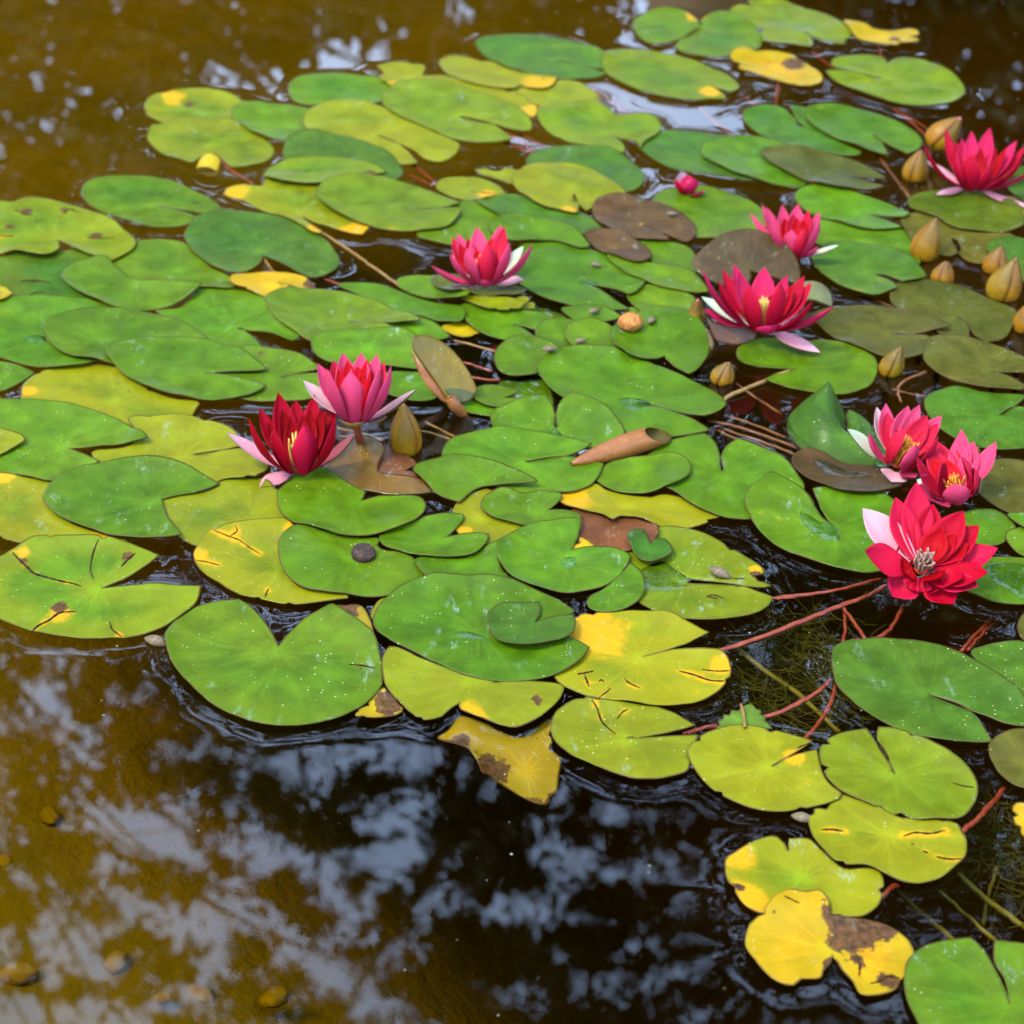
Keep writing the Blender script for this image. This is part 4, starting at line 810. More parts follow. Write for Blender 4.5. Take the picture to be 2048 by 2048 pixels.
o = plane_leaf('lily_leaf', 'R', '275,1480 310,1520 350,1590 360,1680 330,1745 300,1700 300,1600', (320, 1600), p0, Vector((-.2, -.85, .5)), (0.0650, 0.0403, 0.0078), 0, mat='wetleaf')
tag(o, 'narrow olive leaf edge standing between the vivid green leaf and brown cup', 'leaf', 'lily leaves on the pond')
p0 = at('R', 1560, 1255, .0)
o = plane_leaf('lily_leaf', 'R', '1290,1010 1400,972 1520,1000 1610,1080 1642,1180 1635,1255 1520,1215 1400,1180 1290,1190', (1450, 1160), p0, Vector((.1, -.8, .6)), (0.0553, 0.0572, 0.0195), 0, bend=-4, mat='wetleaf')
tag(o, 'olive cupped leaf rising behind the big red flower beside dark ripples', 'leaf', 'lily leaves on the pond')

# upright folded leaf with a russet rolled side
p0 = at('U', 850, 1130, .002)
fold = empty('folded_leaf', p0)
tag(fold, 'upright folded young leaf, glossy olive inside and russet outside', 'leaf')
nrm = Vector((.28, -.72, .50))
b = plane_leaf('blade', 'U', '115,300 150,225 290,203 460,238 620,330 750,470 850,620 920,760 972,905! 900,1030 780,1065 680,1060 600,1000 520,900 400,740 260,560 150,420',
               (640, 930), p0, nrm, (.070, .046, .0004), .2, bend=7, mat='wetleaf', wave=.003)
b.location = b.location - p0; b.parent = fold
b2 = plane_leaf('shaded_fold', 'U', '455,745 560,755 690,775 830,820 950,905 960,920 900,1040 780,1062 690,1000 600,930', (620, 920), p0 + nrm.normalized() * .006, nrm + Vector((0, .1, .25)), (0.0325, 0.0358, 0.0065), 0, bend=3, mat='wetleaf')  # inner fold, with the shadow on it put into a darker green
b2.location = b2.location - p0; b2.parent = fold
r1 = plane_leaf('rolled_edge', 'U', '108,300 150,390 300,590 450,790 600,960 590,1050 560,1060 450,960 330,830 240,680 170,500', (350, 750), p0 + nrm.normalized() * .008, nrm + Vector((-.5, 0, 0)), (.1, .05, .02), 0, bend=-14, mat='russet')
r1.location = r1.location - p0; r1.parent = fold
tp = [on_plane('U', x, y, p0 + nrm.normalized() * d, nrm) for x, y, d in ((640, 1000, .016), (690, 1080, .014), (760, 1160, .010), (840, 1240, .004), (930, 1300, -.002), (1040, 1370, -.014))]
path = curve_pts(tp, 5); sc_ = pxscale('U', p0)
rad = [sc_ * np.interp(i / (len(path) - 1), [0, .25, .5, .7, 1], [66, 82, 72, 56, 40]) for i in range(len(path))]
v, f = tube_geo(path, rad, 16); f = f[:-2]
n_ = len(path) * 16
vin, fin = tube_geo(path, [x - .0012 for x in rad], 16)
v += vin; f += [tuple(i + n_ for i in q[::-1]) for q in fin[:-2]] + [(j, j + n_, (j + 1) % 16 + n_, (j + 1) % 16) for j in range(16)]
mesh_obj('funnel', [q - p0 for q in v], f, M['russet'], fold)

# rolled brown leaf: a tapering scroll
pA, pB = at('E', 1500, 1180, .008), at('F', 40, 955, .016)
roll = empty('rolled_leaf', (pA + pB) / 2); tag(roll, 'tightly rolled brown leaf with pale veins lying on the green pads', 'leaf')
ax = (pB - pA); Ln = ax.length; ax.normalize(); sd = ax.cross(Vector((0, 0, 1))).normalized(); uq = sd.cross(ax)
uu = np.linspace(0, 1, 30); vv = np.linspace(0, 1, 34); v, f = [], []
for iu, u_ in enumerate(uu):
    r_ = .0108 * np.interp(u_, [0, .12, .35, .6, .85, 1], [.10, .46, .86, 1.08, 1.06, .92])
    for iv, w_ in enumerate(vv):
        ang = -2.2 + w_ * 2 * math.pi * 1.28; rr_ = r_ * (1 - .16 * w_)
        ext = -.016 * math.cos(ang - 1.15) * u_ ** 7
        v.append(pA + ax * (Ln * u_ + ext) + (sd * math.cos(ang) + uq * math.sin(ang)) * rr_ - roll.location)
nv = len(vv)
f = [(i * nv + j, i * nv + j + 1, (i + 1) * nv + j + 1, (i + 1) * nv + j) for i in range(len(uu) - 1) for j in range(nv - 1)]
sh = mesh_obj('scroll', v, f, [M['leaf'], M['russet']], roll); sh.color = (.045, .040, .003, 0)
md = sh.modifiers.new('thick', 'SOLIDIFY'); md.thickness = .0010; md.offset = -1; md.material_offset = 1

# curled yellow flap on the lobed leaf
par = leaf_by('curled yellow flap')
p0 = at('A', 1140, 930, .003)
o = plane_leaf('curled_flap', 'A', '1078,918! 1100,870 1150,842 1200,855 1217,880 1200,945! 1150,925', (1150, 880), p0, Vector((0, -.55, .8)), LC['Y'], 1, bend=-18)
add_child(o, par)
# serrated scrap of another plant
p0 = at('I', 480, 900, .003)
o = plane_leaf('serrated_leaf', 'I', '330,945! 345,905! 360,900! 352,870! 375,868! 380,840! 410,845! 420,818! 455,822! 478,800! 520,782! 540,800! 552,815! 575,822! 570,845! 600,855! 592,880! 612,890! 632,922! 500,918 400,935', (480, 870), p0, Vector((0, -.12, 1)), (0.0358, 0.0748, 0.0078), .1, wave=.003)
tag(o, 'small serrated green leaf scrap stuck beside the yellow-green pads', 'leaf')
rib_path = curve_pts([at('I', 470, 798, .009), at('I', 485, 860, .008), at('I', 490, 915, .007)], 5)
v, f = tube_geo([q - o.location for q in rib_path], .0014, 6); mesh_obj('midrib', v, f, M['stem_tan'], o)

# ---------------------------------------------------------------- flowers
def petal_geo(base, tipv, n, width, bow, cup, L, tipw=.1, nu=12, nv=7, thick=.0009):
    t_ = tipv.normalized(); n = (n - t_ * n.dot(t_))
    n.normalize(); s_ = t_.cross(n)
    V, UVs, F = [], [], []
    for side in (0, 1):
        for i in range(nu + 1):
            u_ = i / nu
            w_ = width * (.34 + .66 * math.sin(min(1, u_ / .52) * math.pi / 2)) if u_ < .52 else width * max(0.0, 1 - ((u_ - .52) / .48) ** 1.75) ** .95
            w_ = max(w_, width * .012)
            for j in range(nv + 1):
                v_ = j / nv * 2 - 1
                p = base + t_ * (L * u_) + s_ * (w_ * v_ / 2)
                p += n * (-bow * L * 4 * u_ * (1 - u_) * .5 + cup * w_ * (v_ * v_ - .3) * (.35 + .65 * u_)) + n * (bow * L * .16 * u_ ** 3)
                p -= n * (.05 * w_ * (1 - abs(v_)) ** 2)
                th = thick * (1 - v_ * v_ * .85) * (1.25 - u_)
                p -= n * (th * side)
                V.append(p); UVs.append((u_, j / nv))
    m_ = nv + 1; off = (nu + 1) * m_
    for i in range(nu):
        for j in range(nv):
            a = i * m_ + j
            F.append((a, a + m_, a + m_ + 1, a + 1)); F.append((off + a, off + a + 1, off + a + m_ + 1, off + a + m_))
    for i in range(nu):
        a = i * m_; F.append((a, off + a, off + a + m_, a + m_)); a = i * m_ + nv; F.append((a, a + m_, off + a + m_, off + a))
    return V, UVs, F

def add_uv(o, UVs):
    uvl = o.data.uv_layers.new(name='UVMap'); li = np.zeros(len(o.data.loops), np.int32)
    o.data.loops.foreach_get('vertex_index', li); uvl.data.foreach_set('uv', np.array(UVs, np.float32)[li].ravel())

TONES = {'pink': {'o': (.37, .023, .060), 'm': (.34, .006, .020), 'i': (.30, .002, .005), 's': (.35, .155, .165), 'w': (.33, .28, .19), 'g': (.24, .09, .12)},
         'red': {'o': (.32, .007, .036), 'm': (.27, .0025, .013), 'i': (.22, .0012, .004), 's': (.35, .13, .15), 'w': (.32, .27, .19), 'g': (.24, .09, .12)},
         'crimson': {'o': (.30, .003, .018), 'm': (.25, .0010, .008), 'i': (.215, .0006, .0026), 's': (.35, .14, .16), 'w': (.3, .24, .17), 'g': (.17, .034, .042)},
         'dark': {'o': (.27, .003, .017), 'm': (.205, .001, .006), 'i': (.155, .0006, .002), 's': (.34, .12, .14), 'w': (.3, .24, .17), 'g': (.17, .034, .042)}}

def flower(c, base, zb, tone, petals, label, stamens, axis=(0, 0, 1), st_mat='stamen', widths=.0235, stem=None, st_len=.016, front=.36, lift=0.0, ring=1.0):
    B = at(c, base[0], base[1], zb); k = pxscale(c, B); e = empty('water_lily_flower', B)
    tag(e, label, 'flower', 'water lily flowers'); axis = Vector(axis).normalized()
    view = (CAMP - B).normalized(); upc = UP.copy()
    upv = (Vector((0, 0, 1)) - view * view.z).normalized(); rtv = upv.cross(view).normalized()
    for (x, y, L, side, cls, *wm_) in petals:
        pd = math.hypot(x - base[0], y - base[1])
        if side == 'f' and cls in 'omi': L = max(L, pd * (1.06 + front * max(0, (base[1] - y) / pd)))
        dx, dy = (x - base[0]) / L, (base[1] - y) / L
        q = 1 - dx * dx - dy * dy; dz = math.sqrt(max(q, 0.0)) * (1 if side == 'f' else -1)
        tv = (rtv * dx + upv * dy + view * dz); Lm = L * k * (tv.length if q < 0 else 1); tv.normalize()
        n = axis - tv * axis.dot(tv)
        if n.length < .25: n = n + (-(tv - axis * tv.dot(axis)))
        wd = .88 * widths * (wm_[0] if wm_ else 1) * (.9 if cls in 'i' else 1) * random.uniform(.94, 1.06)
        radial = tv - axis * tv.dot(axis)
        b0 = (radial.normalized() if radial.length > .02 else view) * (.0075 if cls == 'i' else .0105 if cls in 'om' else .0115) * ring
        bow = {'o': .16, 'm': .19, 'i': .20, 's': .10, 'w': .10, 'g': .14}[cls]
        full = tv * Lm - b0
        V, UVs, F = petal_geo(b0, full, n, wd, bow, random.uniform(.20, .30), full.length)
        sep = cls in 'swg'
        o = mesh_obj('sepal' if sep else 'petal', V, F, [M['petal'], M['sepal_back']] if sep else [M['petal']], e)
        add_uv(o, UVs)
        if sep:
            mi = [0] * len(F)
            for fi, fc in enumerate(F):
                if min(fc) >= 13 * 8: mi[fi] = 1
            o.data.polygons.foreach_set('material_index', mi)
        tc_ = TONES[tone][cls]; j = random.uniform(.9, 1.1); o.color = (tc_[0] * j, tc_[1] * j, tc_[2] * j, 1)
    # receptacle and stamens
    v, f = [], []
    for i in range(6):
        for j in range(12):
            a = j / 12 * 2 * math.pi; ph = i / 5 * math.pi / 2
            v.append(Vector((.0065 * math.cos(a) * math.cos(ph), .0065 * math.sin(a) * math.cos(ph), .004 * math.sin(ph))))
    f = [(i * 12 + j, i * 12 + (j + 1) % 12, (i + 1) * 12 + (j + 1) % 12, (i + 1) * 12 + j) for i in range(5) for j in range(12)]
    qn = axis.to_track_quat('Z', 'Y')
    mesh_obj('flower_centre', [qn @ q_ for q_ in v], f, M['core'], e)
    v, f = [], []
    for i in range(stamens):
        a = i * 2.399; rr_ = .0055 * math.sqrt((i + .5) / stamens); out = rr_ / .0055
        ln = st_len * random.uniform(.75, 1.1) * (1 - .15 * out)
        pth = []
        for q_ in range(6):
            u_ = q_ / 5; ro = rr_ * (1 + .9 * out * u_) + .0015 * math.sin(u_ * 3 + i)
            pth.append(qn @ Vector((ro * math.cos(a + .3 * u_ * math.sin(i * 5)), ro * math.sin(a), .003 + (lift + ln) * u_ * (1 - .2 * out * u_))))
        tv_, tf_ = tube_geo(pth, [.0011, .0012, .0012, .0013, .0012, .0006], 5)
        f += [tuple(x + len(v) for x in q_) for q_ in tf_]; v += tv_
    so = mesh_obj('stamens', v, f, M[st_mat], e); so['kind'] = 'stuff'
    if stem:
        pp = curve_pts([Vector((0, 0, .004))] + [at(cc, x, y, zz) - B for cc, x, y, zz in stem], 5)
        v, f = tube_geo(pp, .0042, 10); mesh_obj('stalk', v, f, M['stem_red'], e)
    return e

flower('P', (940, 905), .012, 'pink', [(575, 955, 390, 'f', 's', 1.1), (1370, 890, 450, 'f', 's', 1.15), (345, 735, 640, 'f', 'o'), (580, 595, 560, 'b', 'w'), (1370, 520, 640, 'b', 'w'), (1470, 510, 690, 'f', 'o', 1.05),
    (630, 372, 700, 'b', 'o'), (850, 298, 690, 'b', 'o', 1.15), (1120, 278, 720, 'b', 'o'), (570, 418, 680, 'b', 'm'), (1162, 298, 680, 'b', 'm'), (650, 490, 560, 'b', 'i'), (745, 425, 590, 'b', 'i'), (1012, 420, 560, 'b', 'i'), (1100, 520, 500, 'b', 'i'), (850, 560, 440, 'b', 'i'),
    (545, 600, 600, 'f', 'o'), (745, 540, 520, 'f', 'o', 1.1), (980, 500, 520, 'f', 'm', 1.15), (1215, 490, 590, 'f', 'o', 1.05), (945, 815, 240, 'f', 'o', 1.1)],
    'pink flower standing alone above the dark wet leaf in the middle distance', 14, lift=.018)
flower('Q', (1190, 690), .050, 'pink', [(740, 340, 620, 'b', 's', .95), (1722, 468, 640, 'f', 's', 1.0), (870, 195, 620, 'b', 'o'), (1100, 105, 640, 'b', 'o', 1.1), (1270, 113, 630, 'b', 'o', 1.1), (1412, 133, 640, 'b', 'o', 1.05), (1472, 205, 600, 'b', 'm'), (1010, 168, 590, 'b', 'm'),
    (1140, 178, 560, 'b', 'i', 1.1), (1320, 178, 570, 'b', 'i', 1.05), (1235, 232, 500, 'b', 'i'), (1050, 250, 490, 'b', 'i', .8), (1345, 282, 450, 'f', 'i', .9), (1270, 305, 420, 'b', 'i'), (1525, 260, 570, 'f', 'o'), (945, 245, 560, 'b', 'm'),
    (958, 268, 520, 'f', 'o', 1.25), (1420, 275, 500, 'f', 'o', 1.3), (1165, 290, 430, 'f', 'o', 1.3), (1150, 735, 210, 'f', 'g', 1.2), (1465, 690, 300, 'f', 'g', 1.0)],
    'taller pink flower on a bare stalk beside the fat olive bud', 12, st_mat='stamen_y', lift=.026, stem=[('Q', 1215, 830, .025), ('Q', 1250, 920, .0), ('Q', 1300, 1000, -.05)])
flower('Q', (700, 1135), .012, 'dark', [(80, 788, 700, 'f', 's', 1.05), (1207, 858, 600, 'f', 'g', 1.0), (345, 1270, 400, 'f', 's', 1.1), (280, 690, 620, 'f', 'm'), (370, 580, 680, 'b', 'm'), (545, 448, 740, 'b', 'm', 1.2), (700, 522, 660, 'b', 'm', 1.1), (872, 487, 700, 'b', 'm', 1.1), (1058, 543, 720, 'b', 'm'),
    (440, 708, 540, 'b', 'i'), (575, 600, 570, 'b', 'i'), (832, 620, 550, 'b', 'i'), (935, 615, 580, 'b', 'i'), (760, 660, 500, 'b', 'i'), (640, 690, 470, 'b', 'i'), (1037, 738, 560, 'f', 'm', 1.2), (765, 768, 420, 'f', 'o', 1.35), (485, 778, 460, 'f', 'm', 1.3)],
    'dark red cup-shaped flower with a pale petal stretched to its side', 16, st_mat='stamen_y', lift=.024)
flower('R', (880, 1480), .022, 'red', [(205, 1190, 760, 'b', 'w', 1.0), (240, 1325, 680, 'b', 'o'), (1508, 1712, 690, 'f', 's', 1.0), (208, 930, 880, 'f', 'o'), (405, 882, 780, 'b', 'm', .85), (530, 818, 800, 'b', 'o', .95), (590, 900, 660, 'b', 'o'), (860, 828, 740, 'b', 'o', 1.3), (1112, 905, 660, 'b', 'o', .9), (1305, 905, 760, 'b', 'm'), (1385, 975, 740, 'b', 'm'), (1180, 1010, 580, 'b', 'i'),
    (665, 1020, 560, 'b', 'i'), (760, 1130, 420, 'b', 'i'), (980, 1120, 420, 'b', 'i'), (385, 1030, 690, 'f', 'm'), (1622, 1228, 800, 'f', 'o'), (1050, 1008, 520, 'f', 'm', 1.2), (720, 1058, 470, 'f', 'm', 1.35), (1398, 1182, 620, 'f', 'm', 1.15), (980, 1455, 300, 'f', 'o', 1.3)],
    'biggest spread red flower beside the bronze standing leaf', 14, st_mat='stamen_y', lift=.020, widths=.026)
flower('R', (1225, 690), .012, 'pink', [(1692, 572, 500, 'f', 'w', .9), (1478, 600, 310, 'f', 'o'), (712, 283, 700, 'b', 'o', .8), (838, 188, 680, 'b', 'o', .9), (890, 212, 600, 'b', 'o'), (1052, 168, 570, 'b', 'o', 1.1), (1222, 148, 570, 'b', 'o', 1.15), (1350, 205, 520, 'b', 'm', .9), (1468, 228, 560, 'b', 'o'), (1090, 310, 430, 'b', 'i'), (1230, 300, 410, 'b', 'i'), (1310, 320, 400, 'b', 'i'), (1180, 260, 450, 'b', 'm'),
    (950, 348, 450, 'f', 'o', 1.1), (1475, 320, 460, 'f', 'o', 1.0), (1180, 438, 280, 'f', 'o', 1.2), (1310, 420, 330, 'f', 'm', 1.1)],
    'pink flower half hidden behind the dark standing leaf', 8, widths=.020)
flower('T', (1200, 1110), .012, 'red', [(500, 805, 780, 'b', 's'), (690, 1270, 560, 'f', 's', .9), (2060, 1335, 960, 'f', 's', .9), (428, 598, 980, 'f', 'm'), (692, 308, 980, 'b', 'm', .9), (950, 435, 800, 'b', 'o'), (1080, 318, 860, 'b', 'o', 1.1), (1340, 248, 940, 'b', 'o', 1.2), (1745, 408, 940, 'b', 'o', 1.1), (1885, 488, 980, 'b', 'm'), (1605, 530, 740, 'b', 'i'), (1462, 528, 700, 'b', 'i'), (870, 498, 760, 'b', 'm'), (1250, 560, 600, 'b', 'i'),
    (1855, 678, 880, 'f', 'm'), (2085, 720, 1000, 'f', 'o'), (1120, 655, 520, 'f', 'm', 1.3), (1400, 800, 420, 'f', 'm', 1.2), (900, 760, 500, 'f', 'm', 1.0), (1560, 968, 420, 'f', 'o', 1.1)],
    'red flower in the far corner of the pond, above its pale lower petals', 10, st_mat='stamen_y', widths=.022)
flower('S', (560, 620), .016, 'pink', [(122, 378, 540, 'f', 'w', 1.0), (530, 775, 230, 'f', 's', 1.35), (720, 722, 240, 'f', 'o'), (338, 158, 580, 'b', 's', .95), (410, 123, 580, 'b', 'o', 1.05), (600, 123, 560, 'b', 'o', 1.2), (695, 103, 590, 'b', 'o', 1.0), (890, 183, 590, 'b', 'o', 1.0), (772, 188, 500, 'b', 'm', 1.15), (872, 250, 500, 'b', 'm', .9), (510, 250, 450, 'b', 'i'), (640, 330, 380, 'b', 'i'), (760, 420, 330, 'b', 'i'),
    (298, 398, 420, 'f', 'o', 1.0), (430, 195, 480, 'b', 'm', .9), (885, 365, 440, 'f', 'm', 1.0), (600, 318, 340, 'f', 'm', 1.15), (700, 448, 250, 'f', 'o', 1.3)],
    'pink flower with bright orange stamens, rear one of the close pair', 26, axis=(.30, -.25, 1), st_len=.020, lift=.014)
flower('S', (1080, 890), .018, 'pink', [(1338, 403, 570, 'b', 'o', 1.0), (1250, 720, 260, 'f', 'g', 1.2), (720, 800, 420, 'b', 'w', .9), (1040, 328, 620, 'b', 'o', 1.0), (1010, 398, 560, 'b', 'o'), (842, 453, 560, 'b', 'm', 1.1), (770, 508, 530, 'b', 'm'), (990, 490, 480, 'b', 'i'), (693, 618, 480, 'f', 'm', 1.0), (815, 608, 420, 'b', 'i'), (940, 600, 360, 'b', 'i'), (1150, 420, 520, 'b', 'o'),
    (1190, 650, 330, 'f', 'm', 1.2), (1030, 800, 280, 'f', 'o', 1.3), (1070, 558, 400, 'f', 'm', 1.25), (900, 643, 330, 'f', 'm', 1.3), (738, 758, 400, 'f', 'o', 1.0), (713, 858, 400, 'f', 'o'), (880, 945, 240, 'f', 'o', 1.3)],
    'pink flower leaning sideways, front one of the close pair', 16, axis=(-.35, -.30, 1), st_len=.016, lift=.014)
flower('S', (770, 1500), .034, 'crimson', [(218, 1055, 740, 'b', 's', 1.25), (1245, 1600, 520, 'f', 'o', 1.0), (560, 1765, 350, 'f', 'o', 1.25), (478, 928, 680, 'b', 'o', 1.1), (640, 776, 800, 'b', 'o', 1.25), (800, 948, 620, 'b', 'm', 1.15), (1062, 978, 640, 'b', 'm', 1.2), (1205, 1088, 650, 'b', 'm', 1.1), (1378, 1262, 690, 'b', 'o', 1.15), (1130, 1250, 470, 'b', 'i', 1.1), (443, 1138, 560, 'b', 'm', 1.0), (600, 1180, 430, 'b', 'i', 1.1), (900, 1150, 400, 'b', 'i', 1.1), (1010, 1180, 440, 'b', 'i'), (560, 1330, 300, 'b', 'i'),
    (285, 1415, 520, 'f', 'o', 1.3), (1312, 1480, 580, 'f', 'm', 1.2), (1115, 1540, 380, 'f', 'm', 1.2), (1060, 1768, 400, 'f', 'm', 1.3), (840, 1720, 260, 'f', 'm', 1.2), (740, 1705, 240, 'f', 'o', 1.1), (930, 1560, 260, 'f', 'i', 1.1), (600, 1520, 230, 'f', 'i', 1.1)],
    'wide open deep red flower with tan stamens, nearest of all', 30, axis=(.02, -.42, 1), st_mat='stamen_t', widths=.0285, st_len=.024)
flower('C', (400, 885), .004, 'red', [(365, 785, 118, 'b', 'g', 1.1), (472, 872, 105, 'f', 'o', 1.1), (425, 815, 100, 'f', 'o', 1.1), (338, 820, 100, 'f', 'm', 1.0), (395, 798, 100, 'b', 'o', 1.0)],
    'half closed pink flower sunk behind a fresh green leaf', 3, widths=.022, st_len=.004, ring=.25)

# ---------------------------------------------------------------- buds
def bud(c, base, tip, r_px, label, pinktip=False, zb=-.006):
    B = at(c, base[0], base[1], zb); k = pxscale(c, B); e = empty('lily_bud', B); tag(e, label, 'bud', 'water lily buds')
    hx = (tip[0] - base[0]) * k; hz = (base[1] - tip[1]) * k / math.cos(DEP) * 1.0
    A = Vector((hx, 0, hz)); L = A.length * 1.03; q = A.to_track_quat('Z', 'Y'); Rm = r_px * k
    prof = lambda u: Rm * float(np.interp(u, [0, .06, .16, .32, .48, .64, .78, .9, .97, 1], [.42, .72, .92, 1.0, .93, .74, .50, .25, .09, .02]))
    v, f = [], []
    for i in range(15):                                             # the closed petals inside
        u_ = i / 14
        for j in range(12): a = j / 12 * 2 * math.pi; r_ = prof(u_) * .93; v.append(q @ Vector((r_ * math.cos(a), r_ * math.sin(a), L * u_ * 1.02)))
    f = [(i * 12 + j, i * 12 + (j + 1) % 12, (i + 1) * 12 + (j + 1) % 12, (i + 1) * 12 + j) for i in range(14) for j in range(12)] + [tuple(range(11, -1, -1))]
    o = mesh_obj('closed_petals', v, f, M['petal'], e); add_uv(o, [(.5, .5)] * len(v)); o.color = (.36, .10, .12, 1)
    rot0 = random.uniform(0, 1.5)
    for s_ in range(4):
        v, f, UVs = [], [], []
        for side in (0, 1):
            for i in range(15):
                u_ = i / 14; half = (R(56) * (1 - max(0, (u_ - .45)) ** 2 * .9))
                for j in range(9):
                    w_ = j / 8 * 2 - 1; a = rot0 + s_ * math.pi / 2 + w_ * half
                    lift = .0006 + .0011 * (s_ % 2) + .0009 * (1 - abs(w_)) + (.0022 * max(0, u_ - .85) if not pinktip else .006 * max(0, u_ - .7))
                    r_ = prof(u_) + lift - .0008 * side
                    v.append(q @ Vector((r_ * math.cos(a), r_ * math.sin(a), L * u_ * (.96 if pinktip else 1)))); UVs.append((u_, j / 8))
        for i in range(14):
            for j in range(8):
                a = i * 9 + j; f.append((a, a + 1, a + 10, a + 9)); b_ = a + 135; f.append((b_, b_ + 9, b_ + 10, b_ + 1))
        for i in range(14):
            a = i * 9; f.append((a, a + 9, a + 144, a + 135)); a += 8; f.append((a, a + 135, a + 144, a + 9))
        o = mesh_obj('sepal', v, f, M['bud'], e); add_uv(o, UVs)
    pp = curve_pts([Vector((0, 0, .004)), Vector((.004, .012, -.05)), Vector((.02, .05, -.16))], 5)
    v, f = tube_geo(pp, .0036, 8); mesh_obj('stalk', v, f, M['stem_brown'], e)
bud('T', (600, 530), (960, 165), 200, 'fat yellowish bud leaning over dark water in the far corner', True, .012)
bud('T', (330, 1040), (400, 640), 165, 'olive bud between the leaning bud and far corner flower')
bud('C', (1462, 1190), (1508, 1018), 63, 'tallest golden bud standing alone by the grey-olive leaf')
bud('C', (1785, 1248), (1812, 1138), 50, 'small golden bud just behind the plump one at the edge')
bud('C', (1550, 1298), (1567, 1202), 44, 'smallest bud sitting low before the tallest golden one')
bud('C', (1815, 1372), (1868, 1198), 74, 'plump golden bud with streaked sepals near the edge')
bud('F', (1915, 430), (1950, 275), 52, 'golden bud cut by the edge beside bronze leaves')
bud('R', (165, 1450), (180, 1192), 84, 'bud with a pink tip beside the biggest red flower', True)
bud('F', (355, 696), (402, 590), 52, 'small olive bud by the dark water and tan stalk')
bud('F', (1222, 655), (1278, 518), 54, 'golden bud between the bright green and bronze leaves')
bud('Q', (1640, 1015), (1625, 592), 132, 'fat olive bud sitting in a ring of dark water')
bud('S', (1195, 575), (1228, 478), 36, 'brownish bud end hidden behind the leaning pink flower')
